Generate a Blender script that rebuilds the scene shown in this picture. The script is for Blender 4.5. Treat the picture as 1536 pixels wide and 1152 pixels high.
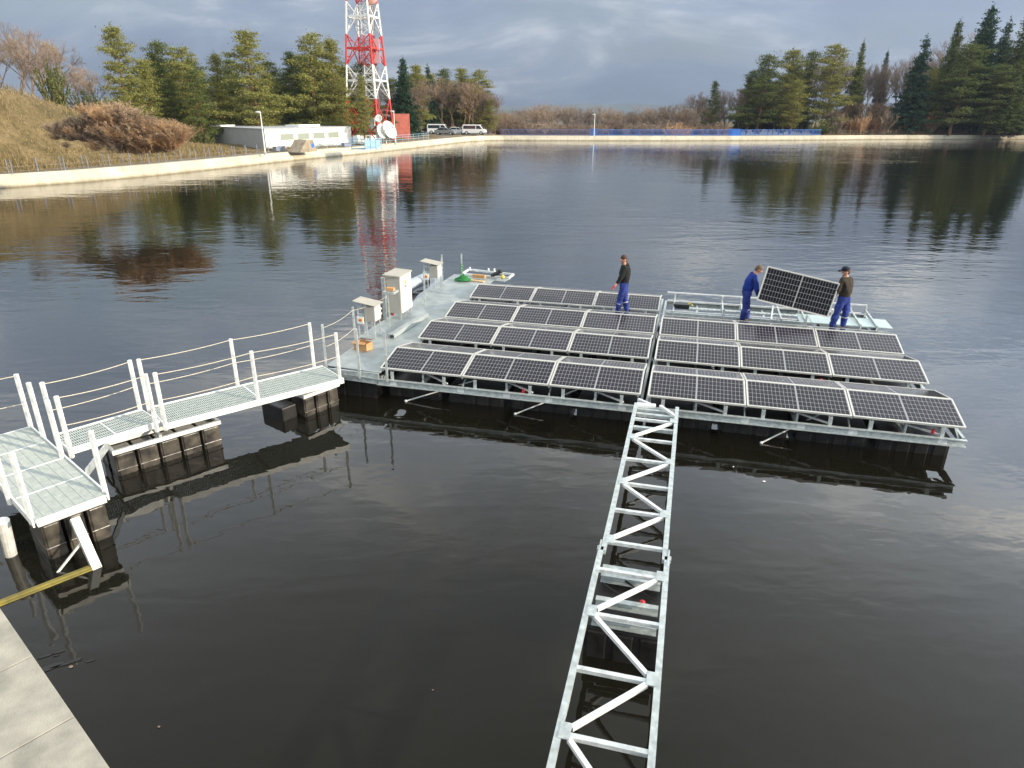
import bpy, math, random
from mathutils import Vector, Matrix, Euler, noise
R = math.radians
random.seed(7)
for o in list(bpy.data.objects): bpy.data.objects.remove(o)
SC = bpy.context.scene
COL = SC.collection

# ------------------------------------------------------------------ camera
F_PX, PITCH, ROLL, CAM_H = 1015.53, .3826, .0056, 5.6
sp, cp, sr, cr = math.sin(PITCH), math.cos(PITCH), math.sin(ROLL), math.cos(ROLL)
fwd, up0, rt0 = Vector((0, cp, -sp)), Vector((0, sp, cp)), Vector((1, 0, 0))
cam_r = cr*rt0 + sr*up0
cam_u = -sr*rt0 + cr*up0
cd = bpy.data.cameras.new('camera'); cam = bpy.data.objects.new('camera', cd); COL.objects.link(cam)
cd.sensor_width = 36; cd.lens = 36*F_PX/1536; cd.clip_start = .1; cd.clip_end = 20000
M = Matrix((cam_r, cam_u, -fwd)).transposed().to_4x4(); M.translation = (0, 0, CAM_H)
cam.matrix_world = M
SC.camera = cam

# ------------------------------------------------------------------ world, sun
SUN_AZ, SUN_EL = R(112), R(15)        # azimuth clockwise from +Y
w = bpy.data.worlds.new('World'); SC.world = w; w.use_nodes = True
nt = w.node_tree; nt.nodes.clear()
N = nt.nodes.new; LK = nt.links.new
out = N('ShaderNodeOutputWorld'); bg = N('ShaderNodeBackground'); LK(bg.outputs[0], out.inputs[0])
sky = N('ShaderNodeTexSky'); sky.sky_type = 'NISHITA'; sky.sun_disc = False
sky.sun_elevation = SUN_EL; sky.sun_rotation = SUN_AZ
tc = N('ShaderNodeTexCoord')
sep = N('ShaderNodeSeparateXYZ'); LK(tc.outputs['Generated'], sep.inputs[0])
# clouds lie on a high flat layer: direction / (height + small) gives the perspective of a cloud deck
zz = N('ShaderNodeMath'); zz.operation = 'ADD'; zz.inputs[1].default_value = .40; LK(sep.outputs['Z'], zz.inputs[0])
za = N('ShaderNodeMath'); za.operation = 'MAXIMUM'; za.inputs[1].default_value = .05; LK(zz.outputs[0], za.inputs[0])
dx = N('ShaderNodeMath'); dx.operation = 'DIVIDE'; LK(sep.outputs['X'], dx.inputs[0]); LK(za.outputs[0], dx.inputs[1])
dy = N('ShaderNodeMath'); dy.operation = 'DIVIDE'; LK(sep.outputs['Y'], dy.inputs[0]); LK(za.outputs[0], dy.inputs[1])
cmb = N('ShaderNodeCombineXYZ'); LK(dx.outputs[0], cmb.inputs[0]); LK(dy.outputs[0], cmb.inputs[1])
mp = N('ShaderNodeMapping'); mp.inputs['Rotation'].default_value = (0, 0, R(18)); mp.inputs['Scale'].default_value = (.9, 1.5, 1); LK(cmb.outputs[0], mp.inputs[0])
n1 = N('ShaderNodeTexNoise'); n1.inputs['Scale'].default_value = 2.1; n1.inputs['Detail'].default_value = 8; n1.inputs['Roughness'].default_value = .58; n1.inputs['Distortion'].default_value = .5; LK(mp.outputs[0], n1.inputs['Vector'])
r1 = N('ShaderNodeValToRGB'); LK(n1.outputs['Fac'], r1.inputs[0])
e = r1.color_ramp.elements
e[0].position = .38; e[0].color = (.20, .265, .395, 1)
e[1].position = .64; e[1].color = (.76, .80, .85, 1)
m_ = e.new(.46); m_.color = (.25, .32, .46, 1)
m_ = e.new(.55); m_.color = (.38, .45, .57, 1)
n2 = N('ShaderNodeTexNoise'); n2.inputs['Scale'].default_value = .75; n2.inputs['Detail'].default_value = 4; LK(mp.outputs[0], n2.inputs['Vector'])
r2 = N('ShaderNodeValToRGB'); LK(n2.outputs['Fac'], r2.inputs[0]); r2.color_ramp.elements[0].position = .35; r2.color_ramp.elements[0].color = (.25,)*3+(1,); r2.color_ramp.elements[1].position = .46; r2.color_ramp.elements[1].color = (1,)*3+(1,)
sk = N('ShaderNodeVectorMath'); sk.operation = 'SCALE'; sk.inputs['Scale'].default_value = .085; LK(sky.outputs[0], sk.inputs[0])
mx = N('ShaderNodeMix'); mx.data_type = 'RGBA'; LK(r2.outputs[0], mx.inputs[0]); LK(sk.outputs[0], mx.inputs[6]); LK(r1.outputs[0], mx.inputs[7])
# the cloud deck is thinner and brighter overhead than towards the horizon
gz = N('ShaderNodeValToRGB'); LK(sep.outputs['Z'], gz.inputs[0]); e = gz.color_ramp.elements
e[0].position = .0; e[0].color = (.080, .083, .088, 1); e[1].position = .82; e[1].color = (.50, .46, .38, 1)
m_ = e.new(.13); m_.color = (.185, .183, .178, 1); m_ = e.new(.25); m_.color = (.74, .69, .60, 1); m_ = e.new(.42); m_.color = (1.40, 1.28, 1.10, 1); m_ = e.new(.60); m_.color = (.80, .73, .62, 1)
gs = N('ShaderNodeVectorMath'); gs.operation = 'MULTIPLY'; # overhead the layer is smoother
gm_ = N('ShaderNodeMapRange'); gm_.inputs['From Min'].default_value = .30; gm_.inputs['From Max'].default_value = .6; gm_.inputs['To Max'].default_value = .72; LK(sep.outputs['Z'], gm_.inputs['Value'])
m3 = N('ShaderNodeMix'); m3.data_type = 'RGBA'; LK(gm_.outputs[0], m3.inputs[0]); LK(mx.outputs[2], m3.inputs[6]); m3.inputs[7].default_value = (.38, .43, .50, 1)
LK(m3.outputs[2], gs.inputs[0]); LK(gz.outputs[0], gs.inputs[1])
# brighter towards the side where the sun stands
ga = N('ShaderNodeMapRange'); ga.inputs['From Min'].default_value = .05; ga.inputs['From Max'].default_value = .75; ga.inputs['To Min'].default_value = 0; ga.inputs['To Max'].default_value = .9; LK(sep.outputs['X'], ga.inputs['Value'])
gh = N('ShaderNodeMapRange'); gh.inputs['From Min'].default_value = .10; gh.inputs['From Max'].default_value = .28; LK(sep.outputs['Z'], gh.inputs['Value'])
gp = N('ShaderNodeMath'); gp.operation = 'MULTIPLY_ADD'; gp.inputs[2].default_value = 1; LK(ga.outputs[0], gp.inputs[0]); LK(gh.outputs[0], gp.inputs[1])
g3 = N('ShaderNodeVectorMath'); g3.operation = 'SCALE'; LK(gs.outputs[0], g3.inputs[0]); LK(gp.outputs[0], g3.inputs['Scale'])
LK(g3.outputs[0], bg.inputs[0]); bg.inputs[1].default_value = 3.35
sd = bpy.data.lights.new('sun', 'SUN'); sd.energy = 5.0; sd.angle = R(.55); sd.color = (1, .86, .66)
so = bpy.data.objects.new('sun', sd); COL.objects.link(so)
sdir = Vector((math.sin(SUN_AZ)*math.cos(SUN_EL), math.cos(SUN_AZ)*math.cos(SUN_EL), math.sin(SUN_EL)))
so.rotation_euler = sdir.to_track_quat('Z', 'Y').to_euler(); so.location = (60, -20, 40)
SC.view_settings.view_transform = 'Standard'; SC.view_settings.look = 'None'
SC.view_settings.exposure = .34; SC.view_settings.gamma = 1
SC.render.engine = 'CYCLES'
SC.cycles.max_bounces = 6; SC.cycles.glossy_bounces = 4; SC.cycles.diffuse_bounces = 3; SC.cycles.use_denoising = True

# ------------------------------------------------------------------ materials
def mat(name, col, rough=.6, metal=0, spec=.5, var=.0, vscale=3., bump=0., bscale=20., coord='Object', col2=None, detail=5):
    m = bpy.data.materials.new(name); m.use_nodes = True
    t = m.node_tree; b = t.nodes['Principled BSDF']
    b.inputs['Base Color'].default_value = (*col, 1); b.inputs['Roughness'].default_value = rough
    b.inputs['Metallic'].default_value = metal; b.inputs['Specular IOR Level'].default_value = spec
    c = t.nodes.new('ShaderNodeTexCoord')
    if var or col2:
        n = t.nodes.new('ShaderNodeTexNoise'); n.inputs['Scale'].default_value = vscale; n.inputs['Detail'].default_value = detail
        t.links.new(c.outputs[coord], n.inputs['Vector'])
        r = t.nodes.new('ShaderNodeValToRGB'); t.links.new(n.outputs['Fac'], r.inputs[0])
        r.color_ramp.elements[0].position = .32; r.color_ramp.elements[1].position = .68
        a = col2 if col2 else tuple(x*(1-var) for x in col)
        d = col if col2 else tuple(min(1, x*(1+var)) for x in col)
        r.color_ramp.elements[0].color = (*a, 1); r.color_ramp.elements[1].color = (*d, 1)
        t.links.new(r.outputs[0], b.inputs['Base Color'])
    if bump:
        n = t.nodes.new('ShaderNodeTexNoise'); n.inputs['Scale'].default_value = bscale; n.inputs['Detail'].default_value = 4
        t.links.new(c.outputs[coord], n.inputs['Vector'])
        bp = t.nodes.new('ShaderNodeBump'); bp.inputs['Strength'].default_value = bump; bp.inputs['Distance'].default_value = .02
        t.links.new(n.outputs['Fac'], bp.inputs['Height']); t.links.new(bp.outputs[0], b.inputs['Normal'])
    return m

STEEL = mat('galvanised_steel', (.46, .50, .49), .42, .3, var=.22, vscale=14, bump=.05, bscale=60)
STEELR = mat('truss_steel', (.60, .63, .62), .45, .2, var=.22, vscale=11, bump=.05, bscale=60)
STEELW = mat('bright_galvanised_steel', (.76, .77, .75), .45, .15, var=.16, vscale=9, bump=.05, bscale=60)
DECK = mat('deck_plate', (.33, .365, .36), .55, .15, var=.16, vscale=3.5, bump=.06, bscale=30)
GRATE = mat('grating_steel', (.46, .50, .47), .5, .2, var=.12, vscale=12)
ALU = mat('aluminium_frame', (.68, .66, .60), .4, .3, var=.06, vscale=8)
BLACKP = mat('black_plastic', (.016, .015, .014), .42, 0, .4, var=.5, vscale=6, bump=.25, bscale=9)
FLOATP = mat('weathered_float_plastic', (.10, .088, .07), .3, 0, .5, col2=(.016, .014, .013), vscale=5, bump=.35, bscale=6)
WHITE = mat('white_powder_coat', (.80, .79, .75), .45, 0, .4, var=.03, vscale=4)
CABG = mat('shaded_cabinet_side', (.38, .36, .315), .5, 0, .35, var=.06, vscale=4)  # white cabinets' unlit sides, their shade put into the base colour
CREAM = mat('weather_hood', (.42, .39, .33), .6, 0, .3, var=.08, vscale=5)
ROPE = mat('rope_fibre', (.62, .56, .44), .85, var=.15, vscale=40)
CONC = mat('pale_concrete', (.60, .55, .43), .85, 0, .2, col2=(.44, .40, .31), vscale=.35, bump=.2, bscale=6, detail=9)
def add_stains(m, z0=.02, z1=.22, dark=(.20, .17, .10)):
    t = m.node_tree; b = t.nodes['Principled BSDF']; A = t.nodes.new; K = t.links.new
    src = b.inputs['Base Color'].links[0].from_socket
    c = A('ShaderNodeTexCoord'); mp = A('ShaderNodeMapping'); mp.inputs['Scale'].default_value = (.9, .9, .10); K(c.outputs['Object'], mp.inputs[0])
    n = A('ShaderNodeTexNoise'); n.inputs['Scale'].default_value = 1.6; n.inputs['Detail'].default_value = 8; n.inputs['Roughness'].default_value = .65; K(mp.outputs[0], n.inputs['Vector'])
    r = A('ShaderNodeMapRange'); r.inputs['From Min'].default_value = .52; r.inputs['From Max'].default_value = .72; r.inputs['To Max'].default_value = .55; K(n.outputs['Fac'], r.inputs['Value'])
    s_ = A('ShaderNodeSeparateXYZ'); K(c.outputs['Object'], s_.inputs[0])
    za = A('ShaderNodeMath'); za.operation = 'MULTIPLY_ADD'; za.inputs[1].default_value = -.35; K(n.outputs['Fac'], za.inputs[0]); K(s_.outputs['Z'], za.inputs[2])
    tr_ = A('ShaderNodeMapRange'); tr_.inputs['From Min'].default_value = z0-.17; tr_.inputs['From Max'].default_value = z1-.17; tr_.inputs['To Min'].default_value = .8; tr_.inputs['To Max'].default_value = 0; K(za.outputs[0], tr_.inputs['Value'])
    mxm = A('ShaderNodeMath'); mxm.operation = 'MAXIMUM'; K(r.outputs[0], mxm.inputs[0]); K(tr_.outputs[0], mxm.inputs[1])
    mx_ = A('ShaderNodeMix'); mx_.data_type = 'RGBA'; K(mxm.outputs[0], mx_.inputs[0]); K(src, mx_.inputs[6]); mx_.inputs[7].default_value = (*dark, 1); K(mx_.outputs[2], b.inputs['Base Color'])
add_stains(CONC)
COPE = mat('coping_concrete', (.46, .42, .345), .85, 0, .2, col2=(.27, .255, .21), vscale=3.5, bump=.3, bscale=80, detail=10)
PATH = mat('gravel_path', (.20, .17, .125), .95, 0, .1, var=.3, vscale=.8, bump=.3, bscale=8)
WALLW = mat('white_render', (.80, .79, .74), .8, 0, .2, var=.05, vscale=1.2)
WALLG = mat('grey_render', (.50, .49, .47), .8, 0, .2, var=.06, vscale=1.2)
ROOF = mat('roof_felt', (.42, .43, .44), .8, var=.15, vscale=2)
RED = mat('red_paint', (.60, .045, .03), .5, var=.12, vscale=3)
TWHITE = mat('white_tower_paint', (.80, .80, .76), .5, var=.06, vscale=3)
BLUE = mat('blue_paint', (.035, .16, .55), .5, var=.15, vscale=4)
PALEBLUE = mat('pale_blue_paint', (.30, .48, .62), .5, var=.15, vscale=4)
GREYBLUE = mat('grey_blue_paint', (.22, .25, .33), .6, var=.15, vscale=4)
CONTR = mat('container_red', (.52, .15, .11), .65, var=.15, vscale=1.5)
GLASSD = mat('window_glass', (.30, .33, .28), .15, 0, .6)
CARD = mat('cardboard', (.52, .28, .12), .85, var=.12, vscale=8)
WOOD = mat('plywood', (.60, .40, .22), .7, var=.15, vscale=10)
GREENR = mat('green_rope', (.03, .22, .06), .8, var=.3, vscale=30)
YELLOW = mat('yellow_paint', (.58, .47, .05), .6, var=.15, vscale=5)
YELLOWS = mat('algae_yellow_paint', (.30, .25, .06), .6, 0, .3, col2=(.16, .14, .05), vscale=6)
REDP = mat('red_plastic', (.62, .03, .04), .5)
RUBBER = mat('grey_inflatable_rubber', (.36, .40, .44), .45, var=.08, vscale=5)
DARK = mat('dark_metal', (.03, .032, .035), .5, .3)
BLUEJ = mat('blue_work_jacket', (.014, .035, .22), .85, 0, .2, var=.45, vscale=4.5, bump=.8, bscale=9)
BLUET = mat('blue_work_trousers', (.028, .045, .20), .85, 0, .2, var=.6, vscale=4.5, bump=.8, bscale=9)
NAVY = mat('navy_cloth', (.012, .014, .03), .9, var=.2, vscale=8)
BLKJ = mat('black_pullover', (.018, .020, .020), .9, 0, .2, var=.3, vscale=7, bump=.8, bscale=9)
BRNJ = mat('dark_brown_sweatshirt', (.045, .036, .028), .9, 0, .2, var=.25, vscale=7, bump=.8, bscale=9)
SKIN = mat('skin', (.55, .27, .18), .55)
HAIR = mat('brown_hair', (.06, .03, .018), .8)
HAIRG = mat('short_grey_brown_hair', (.14, .09, .06), .8)
SHOE = mat('black_shoe', (.012, .012, .012), .5)
CARW = mat('white_car_paint', (.78, .78, .76), .25, 0, .6)
CARS = mat('silver_car_paint', (.30, .33, .34), .25, .4, .6)
TYRE = mat('tyre_rubber', (.02, .02, .02), .8)
CARG = mat('car_glass', (.03, .04, .05), .08, 0, .8)
LAMPR = mat('tail_lamp', (.5, .02, .02), .3)
BARK_P = mat('pine_bark', (.26, .13, .07), .9, 0, .2, col2=(.13, .085, .06), vscale=1.2, bump=.5, bscale=8)
BARK_D = mat('dark_bark', (.10, .08, .065), .9, 0, .2, var=.3, vscale=2, bump=.5, bscale=8)
BARK_G = mat('grey_twig_bark', (.20, .155, .125), .9, 0, .2, var=.3, vscale=2)
BARK_R = mat('brown_twig_bark', (.25, .155, .09), .9, 0, .2, var=.3, vscale=2)

def leafmat(name, a, b, trans=.25):
    m = bpy.data.materials.new(name); m.use_nodes = True; t = m.node_tree
    p = t.nodes['Principled BSDF']; p.inputs['Roughness'].default_value = .75; p.inputs['Specular IOR Level'].default_value = .15
    g = t.nodes.new('ShaderNodeNewGeometry'); r = t.nodes.new('ShaderNodeValToRGB')
    t.links.new(g.outputs['Random Per Island'], r.inputs[0])
    r.color_ramp.elements[0].color = (*a, 1); r.color_ramp.elements[1].color = (*b, 1)
    t.links.new(r.outputs[0], p.inputs['Base Color'])
    tr = t.nodes.new('ShaderNodeBsdfTranslucent'); t.links.new(r.outputs[0], tr.inputs[0])
    ms = t.nodes.new('ShaderNodeMixShader'); ms.inputs[0].default_value = trans
    t.links.new(p.outputs[0], ms.inputs[1]); t.links.new(tr.outputs[0], ms.inputs[2])
    t.links.new(ms.outputs[0], t.nodes['Material Output'].inputs[0]); return m
L_PINE = leafmat('pine_needles', (.13, .145, .042), (.34, .325, .095))
L_PINEB = leafmat('blue_green_pine_needles', (.07, .10, .035), (.16, .18, .05))
L_SPR = leafmat('spruce_needles', (.022, .055, .032), (.055, .10, .052))
L_RUST = leafmat('dry_rust_leaves', (.26, .14, .07), (.42, .24, .12))
L_DRY = leafmat('dry_grass_blades', (.13, .105, .04), (.42, .32, .16))
L_TWIG = leafmat('fine_twigs', (.24, .185, .145), (.38, .295, .22), .15)
L_TWIGR = leafmat('fine_brown_twigs', (.25, .185, .13), (.42, .32, .22), .15)
L_TWIGP = leafmat('fine_red_twigs', (.50, .32, .18), (.72, .50, .30), .45)

# solar glass: half-cut cells with white gaps, object coordinates of the laminate
PW, PL = .865, 1.755
def cellmat(name, line, cell):
    m = bpy.data.materials.new(name); m.use_nodes = True; t = m.node_tree; b = t.nodes['Principled BSDF']
    A = t.nodes.new; K = t.links.new
    c = A('ShaderNodeTexCoord'); s = A('ShaderNodeSeparateXYZ'); K(c.outputs['Object'], s.inputs[0])
    def mth(op, a, bv=None, cv=None):
        n = A('ShaderNodeMath'); n.operation = op
        for i, v in enumerate((a, bv, cv)):
            if v is None: continue
            if isinstance(v, (int, float)): n.inputs[i].default_value = v
            else: K(v, n.inputs[i])
        return n.outputs[0]
    hx = (PL-.07)/2-.012
    ax = mth('SUBTRACT', mth('ABSOLUTE', s.outputs['X']), .012)
    fx = mth('FRACT', mth('DIVIDE', ax, hx/12))
    dxx = mth('MULTIPLY', mth('ABSOLUTE', mth('SUBTRACT', fx, .5)), hx/12)       # distance from cell centre
    gy = (PW-.07)/6
    fy = mth('FRACT', mth('DIVIDE', mth('ADD', s.outputs['Y'], (PW-.07)/2), gy))
    dyy = mth('MULTIPLY', mth('ABSOLUTE', mth('SUBTRACT', fy, .5)), gy)
    lx = mth('GREATER_THAN', dxx, hx/24-line*.42); ly = mth('GREATER_THAN', dyy, gy/2-line*.62)
    corner = mth('GREATER_THAN', mth('ADD', dxx, dyy), hx/24+gy/2-line*1.9)
    mid = mth('LESS_THAN', ax, .004)
    ex = mth('GREATER_THAN', mth('ABSOLUTE', s.outputs['X']), (PL-.07)/2)
    ey = mth('GREATER_THAN', mth('ABSOLUTE', s.outputs['Y']), (PW-.07)/2)
    v = lx
    for q in (ly, corner, mid, ex, ey): v = mth('MAXIMUM', v, q)
    # faint busbars
    fb = mth('FRACT', mth('DIVIDE', mth('ADD', s.outputs['Y'], 1.0), gy/5))
    bb = mth('MULTIPLY', mth('GREATER_THAN', mth('ABSOLUTE', mth('SUBTRACT', fb, .5)), .46), .12)
    v = mth('MAXIMUM', v, bb)
    n = A('ShaderNodeTexNoise'); n.inputs['Scale'].default_value = 3; K(c.outputs['Object'], n.inputs['Vector'])
    mixc = A('ShaderNodeMix'); mixc.data_type = 'RGBA'; K(n.outputs['Fac'], mixc.inputs[0])
    mixc.inputs[6].default_value = (*[x*.7 for x in cell], 1); mixc.inputs[7].default_value = (*[x*1.3 for x in cell], 1)
    oi_ = A('ShaderNodeObjectInfo'); vr = A('ShaderNodeMapRange'); vr.inputs['To Min'].default_value = .65; vr.inputs['To Max'].default_value = 1.5; K(oi_.outputs['Random'], vr.inputs['Value'])
    vs_ = A('ShaderNodeVectorMath'); vs_.operation = 'SCALE'; K(mixc.outputs[2], vs_.inputs[0]); K(vr.outputs[0], vs_.inputs['Scale'])
    rg = A('ShaderNodeMapRange'); rg.inputs['To Min'].default_value = .10; rg.inputs['To Max'].default_value = .24; K(n.outputs['Fac'], rg.inputs['Value']); K(rg.outputs[0], b.inputs['Roughness'])
    mm = A('ShaderNodeMix'); mm.data_type = 'RGBA'; K(v, mm.inputs[0]); K(vs_.outputs[0], mm.inputs[6]); mm.inputs[7].default_value = (.30, .30, .31, 1)
    K(mm.outputs[2], b.inputs['Base Color'])
    b.inputs['Specular IOR Level'].default_value = .24
    return m
CELLS = cellmat('solar_cells', .0066, (.014, .011, .019))
CELLS2 = cellmat('solar_cells_dark', .0055, (.006, .006, .008))

# ------------------------------------------------------------------ mesh helpers
XF = {}
def ident(o):
    return XF.get(o.name, Matrix.Identity(4))
def thing(name, label, cat, loc=(0, 0, 0), rotz=0, group=None, kind=None):
    o = bpy.data.objects.new(name, None); COL.objects.link(o); o.empty_display_size = .3
    o.location = loc; o.rotation_euler = (0, 0, rotz)
    o['label'] = label; o['category'] = cat
    if group: o['group'] = group
    if kind: o['kind'] = kind
    XF[o.name] = Matrix.Translation(loc) @ Matrix.Rotation(rotz, 4, 'Z')
    return o
def tag(o, label, cat, group=None, kind=None):
    o['label'] = label; o['category'] = cat
    if group: o['group'] = group
    if kind: o['kind'] = kind
    return o
class MB:
    def __init__(s): s.v = []; s.f = []; s.m = []; s.cm = 0
    def add(s, vs, fs):
        b = len(s.v); s.v += [tuple(x) for x in vs]
        for f in fs: s.f.append(tuple(b+i for i in f)); s.m.append(s.cm)
        return s
    def box(s, c, size, rot=None):
        hx, hy, hz = size[0]/2, size[1]/2, size[2]/2
        vs = [Vector((x, y, z)) for x in (-hx, hx) for y in (-hy, hy) for z in (-hz, hz)]
        if rot is not None:
            if isinstance(rot, (int, float)): rot = Matrix.Rotation(rot, 3, 'Z')
            vs = [rot @ v for v in vs]
        c = Vector(c)
        return s.add([v+c for v in vs], [(0, 1, 3, 2), (4, 6, 7, 5), (0, 4, 5, 1), (2, 3, 7, 6), (0, 2, 6, 4), (1, 5, 7, 3)])
    def bar(s, p0, p1, wd, ht, up=(0, 0, 1)):
        p0, p1 = Vector(p0), Vector(p1); d = (p1-p0); L = d.length; d.normalize(); up = Vector(up)
        if abs(d.dot(up)) > .98: up = Vector((0, 1, 0))
        sx = d.cross(up).normalized(); u = sx.cross(d).normalized()
        vs = []
        for p in (p0, p1):
            for a, b in ((-1, -1), (1, -1), (1, 1), (-1, 1)): vs.append(p+sx*a*wd/2+u*b*ht/2)
        return s.add(vs, [(3, 2, 1, 0), (4, 5, 6, 7), (0, 1, 5, 4), (1, 2, 6, 5), (2, 3, 7, 6), (3, 0, 4, 7)])
    def chan(s, p0, p1, wd, ht, t=.012, side=1):
        """C-channel: web and two flanges opening towards side"""
        p0, p1 = Vector(p0), Vector(p1); d = (p1-p0).normalized(); sx = d.cross(Vector((0, 0, 1))).normalized()*side
        z = Vector((0, 0, 1))
        s.bar(p0, p1, t, ht)
        for k in (-1, 1): s.bar(p0+sx*(wd/2+t/2)+z*k*(ht/2-t/2), p1+sx*(wd/2+t/2)+z*k*(ht/2-t/2), wd, t)
        return s
    def tube(s, pts, r, n=8, cap=True):
        pts = [Vector(p) for p in pts]; rr = r if isinstance(r, (list, tuple)) else [r]*len(pts)
        rings = []; prev = None
        for i, p in enumerate(pts):
            d = (pts[min(i+1, len(pts)-1)]-pts[max(i-1, 0)])
            if d.length < 1e-9: d = Vector((0, 0, 1))
            d.normalize()
            a = prev if prev is not None else (Vector((1, 0, 0)) if abs(d.x) < .9 else Vector((0, 1, 0)))
            a = (a-d*a.dot(d)).normalized(); prev = a; b = d.cross(a)
            rings.append([p+(a*math.cos(2*math.pi*k/n)+b*math.sin(2*math.pi*k/n))*rr[i] for k in range(n)])
        vs = [v for g in rings for v in g]; fs = []
        for i in range(len(pts)-1):
            for k in range(n): fs.append((i*n+k, i*n+(k+1) % n, (i+1)*n+(k+1) % n, (i+1)*n+k))
        if cap: fs.append(tuple(reversed(range(n)))); fs.append(tuple((len(pts)-1)*n+k for k in range(n)))
        return s.add(vs, fs)
    def prism(s, poly, z0, z1):
        n = len(poly); vs = [(p[0], p[1], z0) for p in poly]+[(p[0], p[1], z1) for p in poly]
        fs = [tuple(reversed(range(n))), tuple(range(n, 2*n))]+[(i, (i+1) % n, n+(i+1) % n, n+i) for i in range(n)]
        return s.add(vs, fs)
    def profile(s, poly, y0, y1):      # x-z outline extruded along y
        n = len(poly); vs = [(p[0], y0, p[1]) for p in poly]+[(p[0], y1, p[1]) for p in poly]
        fs = [tuple(range(n)), tuple(reversed(range(n, 2*n)))]+[((i+1) % n, i, n+i, n+(i+1) % n) for i in range(n)]
        return s.add(vs, fs)
    def ball(s, c, r, n=10, m=6):
        r = (r, r, r) if isinstance(r, (int, float)) else r; c = Vector(c); vs = [c+Vector((0, 0, -r[2]))]
        for j in range(1, m):
            t = -math.pi/2+math.pi*j/m
            for k in range(n): a = 2*math.pi*k/n; vs.append(c+Vector((r[0]*math.cos(t)*math.cos(a), r[1]*math.cos(t)*math.sin(a), r[2]*math.sin(t))))
        vs.append(c+Vector((0, 0, r[2]))); fs = []
        for k in range(n): fs.append((0, 1+(k+1) % n, 1+k)); fs.append((len(vs)-1, 1+(m-2)*n+k, 1+(m-2)*n+(k+1) % n))
        for j in range(m-2):
            for k in range(n): fs.append((1+j*n+k, 1+j*n+(k+1) % n, 1+(j+1)*n+(k+1) % n, 1+(j+1)*n+k))
        return s.add(vs, fs)
    def build(s, name, mats, parent=None, world=True, bevel=0, smooth=False):
        me = bpy.data.meshes.new(name)
        vs = s.v
        if parent is not None and world:
            inv = ident(parent).inverted(); vs = [tuple(inv @ Vector(v)) for v in vs]
        me.from_pydata(vs, [], s.f)
        if not isinstance(mats, (list, tuple)): mats = [mats]
        for m in mats: me.materials.append(m)
        if len(mats) > 1: me.polygons.foreach_set('material_index', s.m)
        if smooth: me.polygons.foreach_set('use_smooth', [True]*len(me.polygons))
        me.update()
        o = bpy.data.objects.new(name, me); COL.objects.link(o)
        if parent is not None:
            o.parent = parent; XF[o.name] = ident(parent)
        if bevel:
            b = o.modifiers.new('bevel', 'BEVEL'); b.width = bevel; b.segments = 2; b.limit_method = 'ANGLE'
        return o
def copy_tree(o, parent=None):
    c = o.copy(); COL.objects.link(c); c.parent = parent
    for ch in o.children: copy_tree(ch, c)
    return c
ORD = ['nearest', 'second', 'third', 'fourth', 'fifth', 'sixth', 'seventh']
def at(px, py, z):
    a, b = px-768, py-576
    u = a*cr+b*sr; v = -a*sr+b*cr
    d = Vector((u, F_PX*cp-v*sp, -F_PX*sp-v*cp)); t = (z-CAM_H)/d.z
    return d*t+Vector((0, 0, CAM_H))
def aty(px, py, Y):
    a, b = px-768, py-576
    u = a*cr+b*sr; v = -a*sr+b*cr
    d = Vector((u, F_PX*cp-v*sp, -F_PX*sp-v*cp)); return d*(Y/d.y)+Vector((0, 0, CAM_H))

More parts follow.
